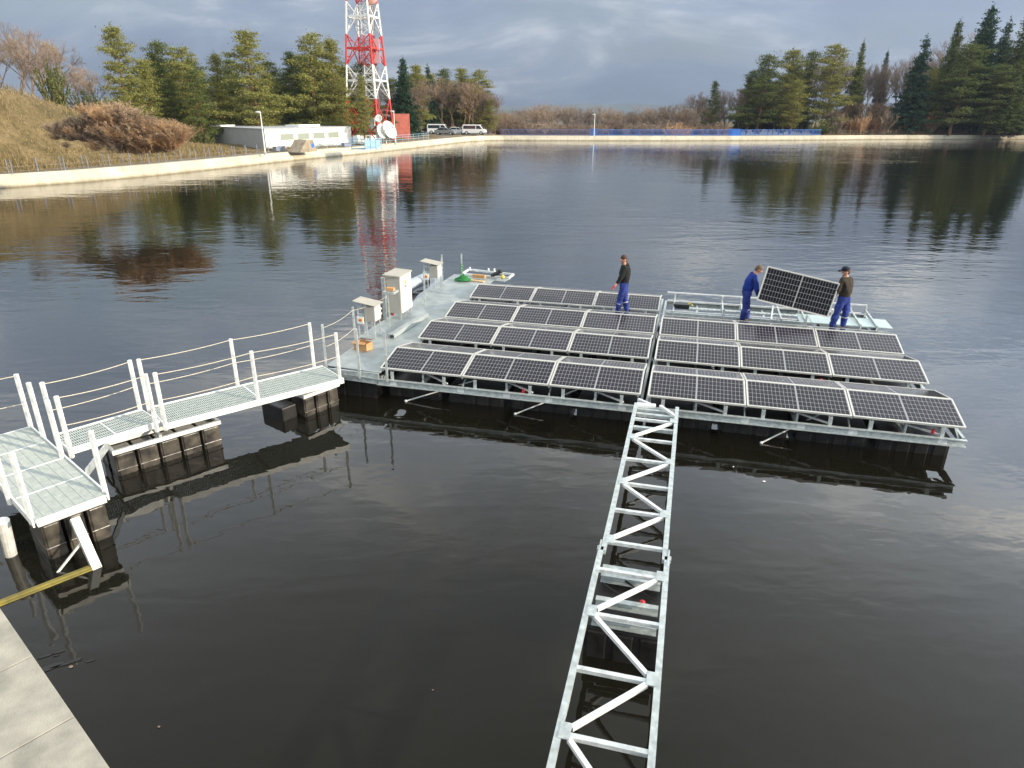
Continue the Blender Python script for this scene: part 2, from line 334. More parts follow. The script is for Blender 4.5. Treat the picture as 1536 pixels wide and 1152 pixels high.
# ------------------------------------------------------------------ water
def water_mat():
    m = bpy.data.materials.new('lake_water'); m.use_nodes = True; t = m.node_tree; b = t.nodes['Principled BSDF']
    A = t.nodes.new; K = t.links.new
    b.inputs['Base Color'].default_value = (.009, .008, .005, 1); b.inputs['Roughness'].default_value = .0; b.inputs['IOR'].default_value = 1.35
    g = A('ShaderNodeTexCoord')
    hs = []
    for sc, rot, amp, det, dist in (((.55, 1.3, 1), 8, .50, 2, .3), ((2.0, 3.6, 1), -14, .20, 2, .3), ((.14, .30, 1), 20, .8, 1, 0)):
        mp = A('ShaderNodeMapping'); mp.inputs['Scale'].default_value = sc; mp.inputs['Rotation'].default_value = (0, 0, R(rot)); K(g.outputs['Object'], mp.inputs[0])
        n = A('ShaderNodeTexNoise'); n.inputs['Scale'].default_value = 1; n.inputs['Detail'].default_value = det; n.inputs['Distortion'].default_value = dist; K(mp.outputs[0], n.inputs['Vector'])
        q = A('ShaderNodeMath'); q.operation = 'MULTIPLY'; q.inputs[1].default_value = amp; K(n.outputs['Fac'], q.inputs[0]); hs.append(q.outputs[0])
    s1 = A('ShaderNodeMath'); K(hs[0], s1.inputs[0]); K(hs[1], s1.inputs[1])
    s2 = A('ShaderNodeMath'); K(s1.outputs[0], s2.inputs[0]); K(hs[2], s2.inputs[1])
    # calm near the bank, breezy patches farther out
    pn = A('ShaderNodeTexNoise'); pn.inputs['Scale'].default_value = .035; pn.inputs['Detail'].default_value = 2; K(g.outputs['Object'], pn.inputs['Vector'])
    pr = A('ShaderNodeMapRange'); pr.inputs['From Min'].default_value = .35; pr.inputs['From Max'].default_value = .65; pr.inputs['To Min'].default_value = .55; pr.inputs['To Max'].default_value = 1.35; K(pn.outputs['Fac'], pr.inputs['Value'])
    sy = A('ShaderNodeSeparateXYZ'); K(g.outputs['Object'], sy.inputs[0])
    yr = A('ShaderNodeMapRange'); yr.inputs['From Min'].default_value = 5; yr.inputs['From Max'].default_value = 30; yr.inputs['To Min'].default_value = .6; yr.inputs['To Max'].default_value = 1.0; K(sy.outputs['Y'], yr.inputs['Value'])
    pm = A('ShaderNodeMath'); pm.operation = 'MULTIPLY'; K(pr.outputs[0], pm.inputs[0]); K(yr.outputs[0], pm.inputs[1])
    hm = A('ShaderNodeMath'); hm.operation = 'MULTIPLY'; K(s2.outputs[0], hm.inputs[0]); K(pm.outputs[0], hm.inputs[1])
    bp = A('ShaderNodeBump'); bp.inputs['Strength'].default_value = 1; bp.inputs['Distance'].default_value = .032; K(hm.outputs[0], bp.inputs['Height'])
    K(bp.outputs[0], b.inputs['Normal'])
    return m
# waterline of the reservoir, clockwise from the near bank along the left shore
def bankpt(t): return (-4.85+.7613*t, 5.16-.6484*t)
shore = [(-46, 41), (-39, 53.3), (-35.6, 58), (-32.6, 65), (-29.8, 74), (-27.6, 82), (-24.8, 90.5), (-21.9, 98), (-19.0, 107), (-16.0, 117), (-12.6, 130), (-9.2, 142), (-6, 147.8), (-2, 149.6),
         (4.2, 149.8), (18.1, 151), (32.7, 153), (47.6, 156), (64.5, 161), (82.6, 167), (101, 171.5), (123.7, 174.5), (150, 174), (172, 160), (180, 120), (170, 60), (140, 0), (90, -40), (40, -33)]
shore += [bankpt(6), bankpt(3), bankpt(1.5), bankpt(0), bankpt(-3), bankpt(-12), (-34, 30)]
def resample(P, step):
    o = []
    for i in range(len(P)):
        a, b = Vector(P[i]), Vector(P[(i+1) % len(P)]); n = max(1, int((b-a).length/step))
        for k in range(n): o.append(a.lerp(b, k/n))
    return o
SH = resample(shore, 4.0)
CEN = Vector((30., 90.))
wb = MB(); wb.add([(-90, -60, 0), (230, -60, 0), (230, 230, 0), (-90, 230, 0)], [(0, 1, 2, 3)])
wo = wb.build('water', water_mat()); wo['kind'] = 'structure'

def sstep(a, b, x):
    t = max(0, min(1, (x-a)/(b-a))); return t*t*(3-2*t)
def hgt(p, off):
    x, y = p
    z = .93
    left = sstep(95, 62, y)*sstep(-10, -30, x)*sstep(10, 38, y)
    z += left*(7.7*sstep(4.5, 21, off)+.5*noise.noise(Vector((x*.13, y*.13, 0)))*sstep(6, 12, off))
    z += .5*sstep(4, 14, off)*(1-left)*sstep(140, 100, y)
    if y > 140: z += -9*sstep(9, 60, off)*sstep(95, 60, x)*sstep(-40, -10, x)
    if off > 400: z = z*.3-16+6*noise.noise(Vector((x*.0009, y*.0009, 3)))
    if x < 15 and y < 20: z = min(z, .93)
    return z
offs = [0, .55, 2.0, 5.2, 6.5, 9, 12, 15, 18, 22, 28, 38, 55, 85, 140, 260, 600, 1300, 2600]
def ring(off): return [(p+(p-CEN).normalized()*off) for p in SH]
NS = len(SH)
def strip(name, material, o_list, zf, extra=None):
    mb = MB(); vs = []
    for o_ in o_list:
        for p in ring(o_): vs.append((p.x, p.y, zf(p, o_)))
    fs = []
    for j in range(len(o_list)-1):
        for i in range(NS):
            a, b = j*NS+i, j*NS+(i+1) % NS; fs.append((a, b, b+NS, a+NS))
    mb.add(vs, fs); return mb.build(name, material, smooth=True)
# reservoir wall: battered face and flat coping
wm = MB(); vs = []; fs = []
prof = [(-.35, -1.2), (.02, .28), (.03, .30), (.50, .88), (.56, .95), (1.5, .95), (1.56, .93), (1.56, .6)]
for o_, z in prof:
    for p in ring(o_): vs.append((p.x, p.y, z))
for j in range(len(prof)-1):
    for i in range(NS):
        a, b = j*NS+i, j*NS+(i+1) % NS
        m0 = (SH[i]+SH[(i+1) % NS])/2
        if m0.y < 12 and m0.x < 14 and m0.x > -12: continue
        fs.append((a, b, b+NS, a+NS))
wm.add(vs, fs)
rw = wm.build('reservoir_wall', CONC); tag(rw, 'long pale concrete retaining wall running round the far shore of the lake', 'wall')
gm = strip('ground', None, [1.5]+offs[3:], lambda p, o_: (.90 if o_ < 2 else hgt(p, o_)))
gm['kind'] = 'structure'
def ground_mat():
    m = bpy.data.materials.new('winter_grass'); m.use_nodes = True; t = m.node_tree; b = t.nodes['Principled BSDF']; A = t.nodes.new; K = t.links.new
    b.inputs['Roughness'].default_value = .95; b.inputs['Specular IOR Level'].default_value = .1
    g = A('ShaderNodeTexCoord')
    n = A('ShaderNodeTexNoise'); n.inputs['Scale'].default_value = .22; n.inputs['Detail'].default_value = 9; n.inputs['Roughness'].default_value = .65; K(g.outputs['Object'], n.inputs['Vector'])
    r = A('ShaderNodeValToRGB'); K(n.outputs['Fac'], r.inputs[0]); e = r.color_ramp.elements
    e[0].position = .3; e[0].color = (.10, .095, .04, 1); e[1].position = .7; e[1].color = (.30, .225, .12, 1)
    x = e.new(.48); x.color = (.19, .145, .07, 1); x = e.new(.58); x.color = (.28, .205, .105, 1)
    n2 = A('ShaderNodeTexNoise'); n2.inputs['Scale'].default_value = 3; n2.inputs['Detail'].default_value = 6; K(g.outputs['Object'], n2.inputs['Vector'])
    mx = A('ShaderNodeMix'); mx.data_type = 'RGBA'; mx.blend_type = 'MULTIPLY'; mx.inputs[0].default_value = .6
    r2 = A('ShaderNodeValToRGB'); K(n2.outputs['Fac'], r2.inputs[0]); r2.color_ramp.elements[0].position = .3; r2.color_ramp.elements[0].color = (.32,)*3+(1,); r2.color_ramp.elements[1].position = .72; r2.color_ramp.elements[1].color = (.85,)*3+(1,)
    K(r.outputs[0], mx.inputs[6]); K(r2.outputs[0], mx.inputs[7]); K(mx.outputs[2], b.inputs['Base Color'])
    bp = A('ShaderNodeBump'); bp.inputs['Strength'].default_value = .8; bp.inputs['Distance'].default_value = .3; K(n2.outputs['Fac'], bp.inputs['Height']); K(bp.outputs[0], b.inputs['Normal'])
    return m
gm.data.materials.clear(); gm.data.materials.append(ground_mat())
# walking path behind the coping on the left and far shore
pm = MB(); vs = []; fs = []
for o_ in (1.57, 3.6):
    for p in ring(o_): vs.append((p.x, p.y, .945))
for i in range(NS):
    m0 = SH[i]
    if m0.y < 45 or m0.x > 130: continue
    fs.append((i, (i+1) % NS, (i+1) % NS+NS, i+NS))
pm.add(vs, fs); po = pm.build('path', PATH); po['kind'] = 'structure'
# yard in front of the building and under the cars
ym = MB(); ym.prism([(-31, 84), (-23, 98), (-18, 118), (-12, 146), (-8, 153), (-4, 160), (-30, 165), (-34, 120), (-46, 102)], .6, 1.03); yo = ym.build('yard', PATH); yo['kind'] = 'structure'

# far hills
HILLM = mat('far_wooded_hills', (.065, .085, .10), .95, 0, .1, col2=(.10, .11, .10), vscale=.006, detail=8)  # bluish base colour adds painted haze to the thin air
hm = MB()
for k, (dist, base, amp, fx) in enumerate(((900, -3, 9, .003), (1500, -2, 17, .0019), (2400, 0, 34, .0013))):
    n = 90; vs = []; fs = []
    for i in range(n+1):
        a = R(-52+104*i/n); x, y = dist*math.sin(a), dist*math.cos(a)
        h = base+amp*(.62+.9*noise.noise(Vector((x*fx, k*9.3, 1.7))))+amp*.12*noise.noise(Vector((x*fx*9, k*3.3, 4)))
        vs += [(x*.86, y*.86, -30), (x, y, h), (x*1.1, y*1.1, h*.8), (x*1.3, y*1.3, -30)]
    for i in range(n):
        for j in range(3): a_ = i*4+j; fs.append((a_, a_+4, a_+5, a_+1))
    hm.add(vs, fs)
ho = hm.build('hills', HILLM, smooth=True); ho['kind'] = 'structure'

# ------------------------------------------------------------------ array frame
PHI = -.2526; OX, OY = -2.728, 13.058
cph, sph = math.cos(PHI), math.sin(PHI)
def P(X, Y, z=0): return Vector((OX+X*cph-Y*sph, OY+X*sph+Y*cph, z))
PITCHX = 1.775; GAP = .11; ZL, ZR = .69, .868; HA = .846
ROWS = [0, 2.06, 3.885, 5.97]
TILT = math.asin((ZR-ZL)/PW)
def X0(side): return 0 if side == 0 else 3*PITCHX+GAP

# prototype panel, x along the long side, centred
def make_panel(label, cells=CELLS):
    t = thing('solar_panel', label, 'solar panel')
    g = MB(); g.box((0, 0, -.004), (PL-.02, PW-.02, .006)); g.build('panel_glass', cells, t)
    f = MB(); fw, fh = .024, .036
    for k in (-1, 1):
        f.box((0, k*(PW/2-fw/2), -fh/2+.004), (PL, fw, fh)); f.box((k*(PL/2-fw/2), 0, -fh/2+.0035), (fw, PW-2*fw-.001, fh))
    f.build('panel_frame', ALU, t)
    return t
proto = make_panel('x')
first = True
for r, Y in enumerate(ROWS):
    for slope in (0, 1):
        for side in (0, 1):
            if r == 3 and side == 1: continue
            for c in range(3):
                o = proto if first else copy_tree(proto); first = False
                Xc = X0(side)+(c+.5)*PITCHX
                Yc = Y+HA/2 if slope == 0 else Y+HA*1.5+.02
                off = -.035*side
                o.location = P(Xc, Yc+off, (ZL+ZR)/2)
                o.rotation_euler = (Matrix.Rotation(PHI, 3, 'Z') @ Matrix.Rotation((TILT if slope == 0 else -TILT)+R(random.uniform(-.35, .35)), 3, 'X') @ Matrix.Rotation(R(random.uniform(-.15, .15)), 3, 'Z')).to_euler()
                n_ = c+1+3*side; tot = 3 if r == 3 else 6
                nm = ['leftmost', 'second from the left', 'third from the left', 'fourth from the left', 'fifth from the left', 'rightmost'][n_-1]
                if r == 3: nm = ['leftmost', 'middle one', 'rightmost'][n_-1]
                rw_ = ['nearest', 'second', 'third', 'farthest'][r]
                o['label'] = 'solar panel, %s, on the %s slope of the %s row' % (nm, 'camera-facing' if slope == 0 else 'far-side', rw_)
                o['group'] = 'solar panels mounted on the floating array'

def float_block(mb, X, Y, lx, ly, z0, z1, Pf=P, rot=PHI):
    """one hollow plastic float with ribbed sides, no touching faces"""
    mb.box(Pf(X, Y, (z0+z1)/2), (lx, ly, z1-z0), rot)
    n = max(2, int(lx/.28))
    for i in range(n):
        xx = X-lx/2+(i+.5)*lx/n
        mb.box(Pf(xx, Y, (z0+z1)/2-.01), (lx/n-.07, ly+.04, z1-z0-.06), rot)
for side in (0, 1):
    x0, x1 = X0(side)-.02, X0(side)+3*PITCHX+.02
    yN, yF = -.09, (8.0 if side == 0 else 7.85)
    t = thing('pontoon', ['steel pontoon frame carrying the left half of the solar array, with black floats',
                                 'steel pontoon frame carrying the right half of the array, its back bay empty'][side], 'pontoon', P(x0, 0, 0), PHI)
    zb = .43; hb = .13
    b = MB(); b.chan(P(x0, yN, zb), P(x1, yN, zb), .06, hb, .012, 1); b.build('front_beam', STEEL, t)
    for k, xx in enumerate((x0+.02, x1-.02)):
        b = MB(); b.bar(P(xx, yN+.08, zb), P(xx, yF, zb), .05, hb-.004); b.build('side_beam', STEEL, t)
    b = MB(); b.chan(P(x0, yF, zb), P(x1, yF, zb), .06, hb, .012, 1); b.build('rear_beam', STEEL, t)
    for Y in (1.85, 3.8, 5.72):
        b = MB(); b.bar(P(x0+.06, Y, zb-.02), P(x1-.06, Y, zb-.02), .06, hb-.05); b.build('cross_beam', STEEL, t)
    for c in range(3):
        b = MB(); xm = X0(side)+(c+.5)*PITCHX; b.bar(P(xm, yN+.1, zb-.03), P(xm, yF-.05, zb-.03), .05, .06); b.build('lengthwise_beam', STEEL, t)
    for xx in (x0+.35, x0+1.8, x0+2.75, x0+3.6, x1-.35):
        m = MB(); m.box(P(xx, yN-.009, zb), (.14, .006, .10), PHI)
        for q in (-.045, .045): m.tube([P(xx+q, yN-.010, zb), P(xx+q, yN-.022, zb)], .012, 6)
        m.build('splice_plate', STEELW, t)
    # posts under the low edges and diagonal braces
    for r, Y in enumerate(ROWS):
        if side == 1 and r == 3: continue
        for c in range(3):
            for q in (.30, 1.42):
                xx = X0(side)+c*PITCHX+q
                yy = Y+.03 if r else Y-.06
                b = MB(); z0 = zb+(.066 if r == 0 else .0)
                z0 = .36 if r == 0 else .40
                for k in (-1, 1): b.bar(P(xx+k*.022, yy, z0), P(xx+k*.022, yy, ZL-.036), .012, .04, (0, 1, 0))
                b.bar(P(xx, yy-.02, z0), P(xx, yy-.02, ZL-.036), .056, .008, P(0, 1)-P(0, 0))
                b.build('support_post', STEEL, t)
            if r == 0:
                xx = X0(side)+c*PITCHX
                b = MB(); b.bar(P(xx+.2, Y+.85, .5), P(xx+1.45, Y+.05, .47), .03, .03); b.build('diagonal_brace', STEELW, t)
                b = MB(); b.bar(P(xx+.9, Y+.12, .37), P(xx+.9, Y+.12, .60), .04, .04); b.build('support_post', STEEL, t)
    # end rafters carrying the panels at row ends
    for r, Y in enumerate(ROWS):
        if side == 1 and r == 3: continue
        for c in range(4):
            xx = X0(side)+c*PITCHX+(0 if c in (1, 2) else (.06 if c == 0 else -.06))
            b = MB(); b.bar(P(xx, Y+.03, ZL-.060), P(xx, Y+HA, ZR-.060), .035, .04); b.bar(P(xx, Y+HA+.02, ZR-.060), P(xx, Y+2*HA-.01, ZL-.060), .035, .04)
            b.bar(P(xx, Y+.035, .44), P(xx, Y+HA, ZR-.10), .025, .03)
            b.build('rafter', STEEL, t)
    # floats: three rows of black boxes
    for Y in (.75, 2.85, 4.8, 6.9):
        n = 4
        for i in range(n):
            lx = (x1-x0)/n-.16
            if Y < 1:
                spots = {0: [(.55, 1.0)], 1: [(4.75, .95)]}
            m = MB(); float_block(m, x0+(i+.5)*(x1-x0)/n, Y, lx, 1.0, -.15, .33); m.build('float', BLACKP, t, bevel=.02)
    m = MB(); 
    # grating plank in the service gap where the men walk
    m.box(P((x0+x1)/2, 5.84, .485), (x1-x0-.2, .26, .02), PHI); m.build('walk_plank', STEEL, t)

# unfinished back bay on the right frame
xr0 = X0(1)
t = thing('mounting_rails', 'bare galvanised mounting rails still without panels behind the right half of the array', 'rails', P(xr0, 6, .5), PHI)
for Y, z, a, b_ in ((7.62, .80, .02, 5.3), (7.25, .66, .05, 5.1), (6.35, .60, .05, 3.4)):
    m = MB(); m.bar(P(xr0+a, Y, z), P(xr0+b_, Y, z), .035, .035); m.build('rail', STEELW, t)
m = MB(); m.chan(P(xr0+.05, 6.18, .55), P(xr0+3.6, 6.18, .55), .05, .11, .012, -1); m.build('rail', STEEL, t)
for q in (.25, 1.55, 2.05, 3.0, 3.6, 4.9, 5.28):
    m = MB(); m.bar(P(xr0+q, 7.58, .46), P(xr0+q, 7.58, .79), .045, .03); m.bar(P(xr0+q, 6.2, .62), P(xr0+q, 7.6, .66), .04, .04); m.bar(P(xr0+q, 6.22, .46), P(xr0+q, 6.22, .78 if q in (1.55, 3.6) else .64), .04, .03)
    m.build('bracket', STEEL, t)
m = MB(); m.bar(P(xr0+2.75, 6.2, .6), P(xr0+2.9, 7.4, .66), .035, .03); m.build('loose_bar', STEELW, t)
m = MB(); m.box(P(xr0+1.9, 6.75, .60), (3.1, .18, .03), PHI)
for i in range(28): m.box(P(xr0+.42+i*.108, 6.75, .62), (.05, .10, .012), PHI)
m.build('cable_tray', STEEL, t)
m = MB(); m.box(P(xr0+4.55, 6.62, .585), (2.2, .80, .025), PHI)
for i in range(3): m.box(P(xr0+3.75+i*.78, 6.62, .603), (.015, .80, .012), PHI)
pl = m.build('steel_sheet', mat('zinc_sheet', (.46, .55, .52), .4, .2, var=.08, vscale=4)); tag(pl, 'pale flat steel sheets lying across the empty back bay right of the men', 'metal sheet')
m = MB(); m.box(P(xr0+.45, 6.75, .66), (.42, .22, .12), PHI); 
for i in range(4): m.box(P(xr0+.33+i*.08, 6.632, .66), (.03, .01, .05), PHI)
tb = m.build('junction_box', DARK); tag(tb, 'small black junction box on the bare rails by the gap between the arrays', 'junction box')
m = MB(); m.tube([P(xr0+.62, 6.7, .73), P(xr0+.68, 6.75, .76), P(xr0+.75, 6.7, .70), P(xr0+.72, 6.62, .74)], .014, 6); tag(m.build('cable', YELLOW), 'short yellow green earthing cable beside the black junction box', 'cable')
m = MB(); m.tube([P(xr0+4.35, 6.95, .62), P(xr0+4.35, 6.95, .78)], .05, 12); m.tube([P(xr0+4.35, 6.95, .78), P(xr0+4.35, 6.95, .80)], .062, 12); tag(m.build('steel_canister', STEELW), 'small round steel canister standing on the pale steel sheets', 'canister')
bg1 = MB(); bg1.tube([P(xr0+1.42, 3.75, .60), P(xr0+1.6, 3.8, .62), P(xr0+1.9, 3.82, .60)], [.04, .05, .03], 7)
# small red end caps on the frames
for (X, Y, z, nm_) in ((3.05, -.02, .50, 'pontoon'), (10.32, .10, .50, 'pontoon.001'), (3.35+xr0, 1.98, .56, 'pontoon.001')):
    m = MB(); m.tube([P(X, Y, z-.03), P(X, Y, z+.05)], [.03, .022], 8); m.build('red_cap', REDP, bpy.data.objects[nm_])

# ------------------------------------------------------------------ work deck on the left
t = thing('work_deck', 'blue-grey steel plate deck along the left end of the array, carrying the cabinets', 'deck', P(-1.3, 0, 0), PHI)
ZD = .60
polys = [[(-1.27, .06), (.02, -.04), (.02, 1.9), (-1.22, 1.9)], [(-1.5, 1.905), (.10, 1.905), (.10, 3.75), (-1.5, 3.75)],
         [(-1.5, 3.755), (.10, 3.755), (.10, 5.8), (-1.5, 5.8)], [(-1.5, 5.805), (.0, 5.805), (.0, 9.0), (-1.5, 9.0)], ]
for pl_ in polys:
    m = MB(); m.prism([P(x, y)[:2] for x, y in pl_], ZD-.02, ZD)
    m.build('deck_plate', DECK, t)
# plates turned up under the tents' left ends
m = MB(); m.prism([P(x, y)[:2] for x, y in [(-1.26, -.02), (-1.0, -.08), (0, -.08), (0, -.045)]], .42, .585); m.build('edge_beam', STEEL, t)
m = MB(); m.chan(P(-1.27, .0, .44), P(-.03, -.10, .44), .05, .12); m.build('edge_beam', STEEL, t)
m = MB(); m.chan(P(-1.25, .1, .50), P(-1.25, 5.8, .50), .05, .14, .012, -1); m.build('edge_beam', STEEL, t)
m = MB(); m.box(P(-.62, 3.05, .66), (.16, 1.9, .10), PHI+R(-4)); m.build('cable_duct', DECK, t, bevel=.01)
m = MB(); m.box(P(-.655, 2.09, .66), (.10, .012, .05), PHI); m.build('duct_opening', DARK, t)
for Y in (.6, 3.0, 5.4, 7.9): m = MB(); float_block(m, -.62, Y, 1.05, 1.2, -.15, .40); m.build('float', BLACKP, t, bevel=.02)
m = MB(); m.prism([P(x, y)[:2] for x, y in [(-1.22, 9.0), (.2, 9.0), (.3, 9.5), (-1.22, 9.6)]], .44, .46); m.build('deck_plate', DECK, t)
for (a, b_) in (((-1.2, 9.6), (.45, 9.3)), ((-1.2, 8.9), (.45, 8.75)), ((-1.2, 8.9), (-1.2, 9.6)), ((.42, 8.75), (.45, 9.3))):
    m = MB(); m.bar(P(*a, .64), P(*b_, .64), .05, .06); m.build('edge_rail', STEELW, t)
for X in (-1.1, -.45, -.25):
    m = MB(); m.tube([P(X, 9.45, .66), P(X, 9.45, .76)], .03, 10); m.build('bollard_cap', STEELW, t)

POSTH = .93
def stanchion(mb, p, h=POSTH, z=.60, lean=(0, 0)):
    mb.bar((p[0], p[1], z-.14), (p[0]+lean[0], p[1]+lean[1], z+h), .042, .042)
dposts = [P(-1.20, -.04), P(-.40, -.12), P(-1.22, 1.35), P(.22, -.14), P(-1.0, 5.1), P(-1.36, 7.5), P(-.98, 8.25)]
for i, p in enumerate(dposts):
    m = MB(); stanchion(m, p, .93 if i != 6 else .84); m.build('railing_post', STEEL, t)
def rope(mb, a, b, sag=.05, r=.008, n=8):
    pts = [a.lerp(b, i/n)-Vector((0, 0, sag*4*(i/n)*(1-i/n))) for i in range(n+1)]; mb.tube(pts, r, 5)
for z in (.86, .44):
    m = MB(); rope(m, Vector((*dposts[0][:2], ZD+z)), Vector((*dposts[2][:2], ZD+z)), .05, .005); m.build('rope', ROPE, t)
m = MB(); rope(m, Vector((*dposts[2][:2], ZD+.85)), Vector((*P(-1.1, 2.9)[:2], ZD+.80)), .05, .004); m.build('rope', ROPE, t)
m = MB(); rope(m, Vector((*P(-1.2, 6.9)[:2], ZD+.80)), Vector((*dposts[5][:2], ZD+.88)), .03, .004); m.build('rope', ROPE, t)

# ------------------------------------------------------------------ cabinets
def small_stand(X, Y, label, zb=.42, tilt=1):
    t = thing('meter_stand', label, 'electrical cabinet', P(X, Y, ZD), PHI)
    z0 = ZD+zb; w_, d_, h_ = .26, .32, .36
    m = MB(); m.box(P(X, Y, z0+h_/2), (w_, d_, h_), PHI); c = m.build('cabinet', CABG, t, bevel=.008)
    m = MB(); m.box(P(X+w_/2+.006, Y, z0+h_/2), (.012, d_-.03, h_-.03), PHI); dr = m.build('door', WHITE, c, bevel=.004)
    m = MB(); m.tube([P(X+w_/2+.012, Y+.05, z0+h_*.72), P(X+w_/2+.03, Y+.05, z0+h_*.72)], .018, 8); m.build('lock', DARK, dr)
    rot = Matrix.Rotation(PHI, 3, 'Z') @ Matrix.Rotation(R(9), 3, 'Y')
    m = MB(); m.box(P(X-.10, Y, z0+h_+.075), (.58, .44, .014), rot); m.build('sloping_roof', CREAM, t)
    for dx_, dy_ in ((-.10, -.14), (.10, -.14), (-.10, .14), (.10, .14), (-.30, -.14), (-.30, .14)):
        top_ = z0 if dx_ > -.2 else z0+h_+.02
        m = MB(); m.bar(P(X+dx_, Y+dy_, ZD), P(X+dx_, Y+dy_, top_), .03, .03); m.build('leg', STEEL, t)
    m = MB(); m.box(P(X-.24, Y-.17, z0+.02), (.17, .02, .17), PHI); s_ = m.build('switch_plate', WHITE, t)
    m = MB(); m.box(P(X-.215, Y-.186, z0+.03), (.07, .012, .07), PHI); m.build('yellow_plate', YELLOW, s_)
    m = MB(); m.tube([P(X-.23, Y-.19, z0+.03), P(X-.23, Y-.215, z0+.03)], .025, 8); m.build('red_knob', REDP, s_)
    m = MB()
    for k in range(2): m.tube([P(X+.10, Y+.165, z0+.10+.12*k), P(X+.10, Y+.24, z0+.10+.12*k)], .035, 8)
    m.build('socket', CREAM, t)
    for k in (0, 1): m = MB(); m.bar(P(X-.30, Y-.14, z0+.15+.17*k), P(X-.13, Y-.14, z0+.15+.17*k), .02, .05); m.build('bracket', STEEL, t)
    return t
small_stand(-1.13, 2.12, 'small white cabinet on legs under a sloping hood, beside the cardboard box')
small_stand(-1.30, 6.75, 'small white cabinet on legs under a sloping hood, at the far end of the deck')
X, Y = -1.24, 3.95
t = thing('control_cabinet', 'tall white electrical cabinet with a small yellow and red sticker on its side', 'electrical cabinet', P(X, Y, ZD), PHI)
m = MB(); m.box(P(X, Y, ZD+.64), (.38, .72, .96), PHI); c = m.build('cabinet', CABG, t, bevel=.012)
m = MB(); m.box(P(X+.197, Y, ZD+.64), (.014, .68, .93), PHI); d_ = m.build('door', WHITE, c, bevel=.005)
m = MB(); m.box(P(X-.02, Y, ZD+1.14), (.47, .80, .035), Matrix.Rotation(PHI, 3, 'Z') @ Matrix.Rotation(R(3), 3, 'Y')); m.build('roof', CREAM, t)
m = MB()
n_ = 12; cx_, zc_ = X+.2255, ZD+1.0
def disc(mb, yy, zz_, rr, xo): mb.tube([P(X+.203, yy, zz_), P(X+.206+xo, yy, zz_)], rr, 12)
disc(m, Y-.04, ZD+.90, .055, 0)
for q in range(5): m.tube([P(X+.203, Y-.04, ZD+.945), P(X+.206, Y-.04, ZD+.975)], [.03, .03], 6); break
m.build('sticker', YELLOW, d_)
m = MB()
for k in (-1, 0, 1): m.box(P(X+.2055, Y-.04+k*.045, ZD+.815), (.004, .03, .055), PHI)
m.build('lettering', mat('red_print', (.6, .03, .08), .5), d_)
for dx_ in (-.26,):
    for dy_ in (-.40,):
        m = MB(); m.bar(P(X+dx_, Y+dy_, ZD), P(X+dx_, Y+dy_, ZD+1.1), .07, .05); m.bar(P(X+dx_+.07, Y+dy_-.02, ZD), P(X+dx_+.07, Y+dy_-.02, ZD+1.1), .012, .05); m.build('upright', STEEL, t)
for dx_, dy_ in ((.15, .3), (.15, -.3), (-.15, .3), (-.15, -.3)):
    m = MB(); m.bar(P(X+dx_, Y+dy_, ZD), P(X+dx_, Y+dy_, ZD+.16), .035, .035); m.build('leg', STEEL, t)
m = MB(); m.tube([P(X-.08, Y-.30, ZD+.09), P(X-.08, Y-.30, ZD+.16)], .03, 8); m.build('cable_gland', REDP, t)
# cardboard box
t = thing('cardboard_box', 'open brown cardboard box on the deck by the railing posts', 'box', P(-.96, 1.2, ZD), PHI+R(-8))
def boxwalls(mb, c, lx, ly, lz, rot, th=.008, Pf=None):
    Rm = Matrix.Rotation(rot, 3, 'Z'); c = Vector(c)
    for k in (-1, 1):
        mb.box(c+Rm @ Vector((0, k*(ly/2-th/2), lz/2)), (lx, th, lz), rot); mb.box(c+Rm @ Vector((k*(lx/2-th/2), 0, lz/2)), (th, ly-2*th-.001, lz), rot)
    mb.box(c+Vector((0, 0, th/2+.001)), (lx-2*th, ly-2*th, th), rot)
m = MB(); boxwalls(m, P(-.96, 1.2, ZD), .34, .24, .18, PHI+R(-8)); m.build('box_body', CARD, t)
m = MB(); Rm = Matrix.Rotation(PHI+R(-8), 3, 'Z'); c0 = P(-.96, 1.2, ZD+.185)
m.box(c0+Rm @ Vector((0, -.15, .015)), (.33, .08, .005), Rm @ Matrix.Rotation(R(25), 3, 'X')); m.box(c0+Rm @ Vector((0, .15, .02)), (.33, .08, .005), Rm @ Matrix.Rotation(R(-35), 3, 'X')); m.build('box_flap', CARD, t)
m = MB(); m.box(P(-1.02, 2.95, ZD+.97), (.2, .12, .07), PHI); tag(m.build('small_box', CARD), 'small orange-brown box lying on top of the nearer hooded cabinet', 'box')
m = MB(); m.box(P(-1.02, 2.95, ZD+.90), (.30, .30, .05), PHI)
m.bar(P(-1.10, 2.95, ZD), P(-1.10, 2.95, ZD+.9), .03, .03); tag(m.build('shelf_bracket', STEEL), 'slim steel post and shelf between the nearer small cabinet and the tall one', 'shelf')

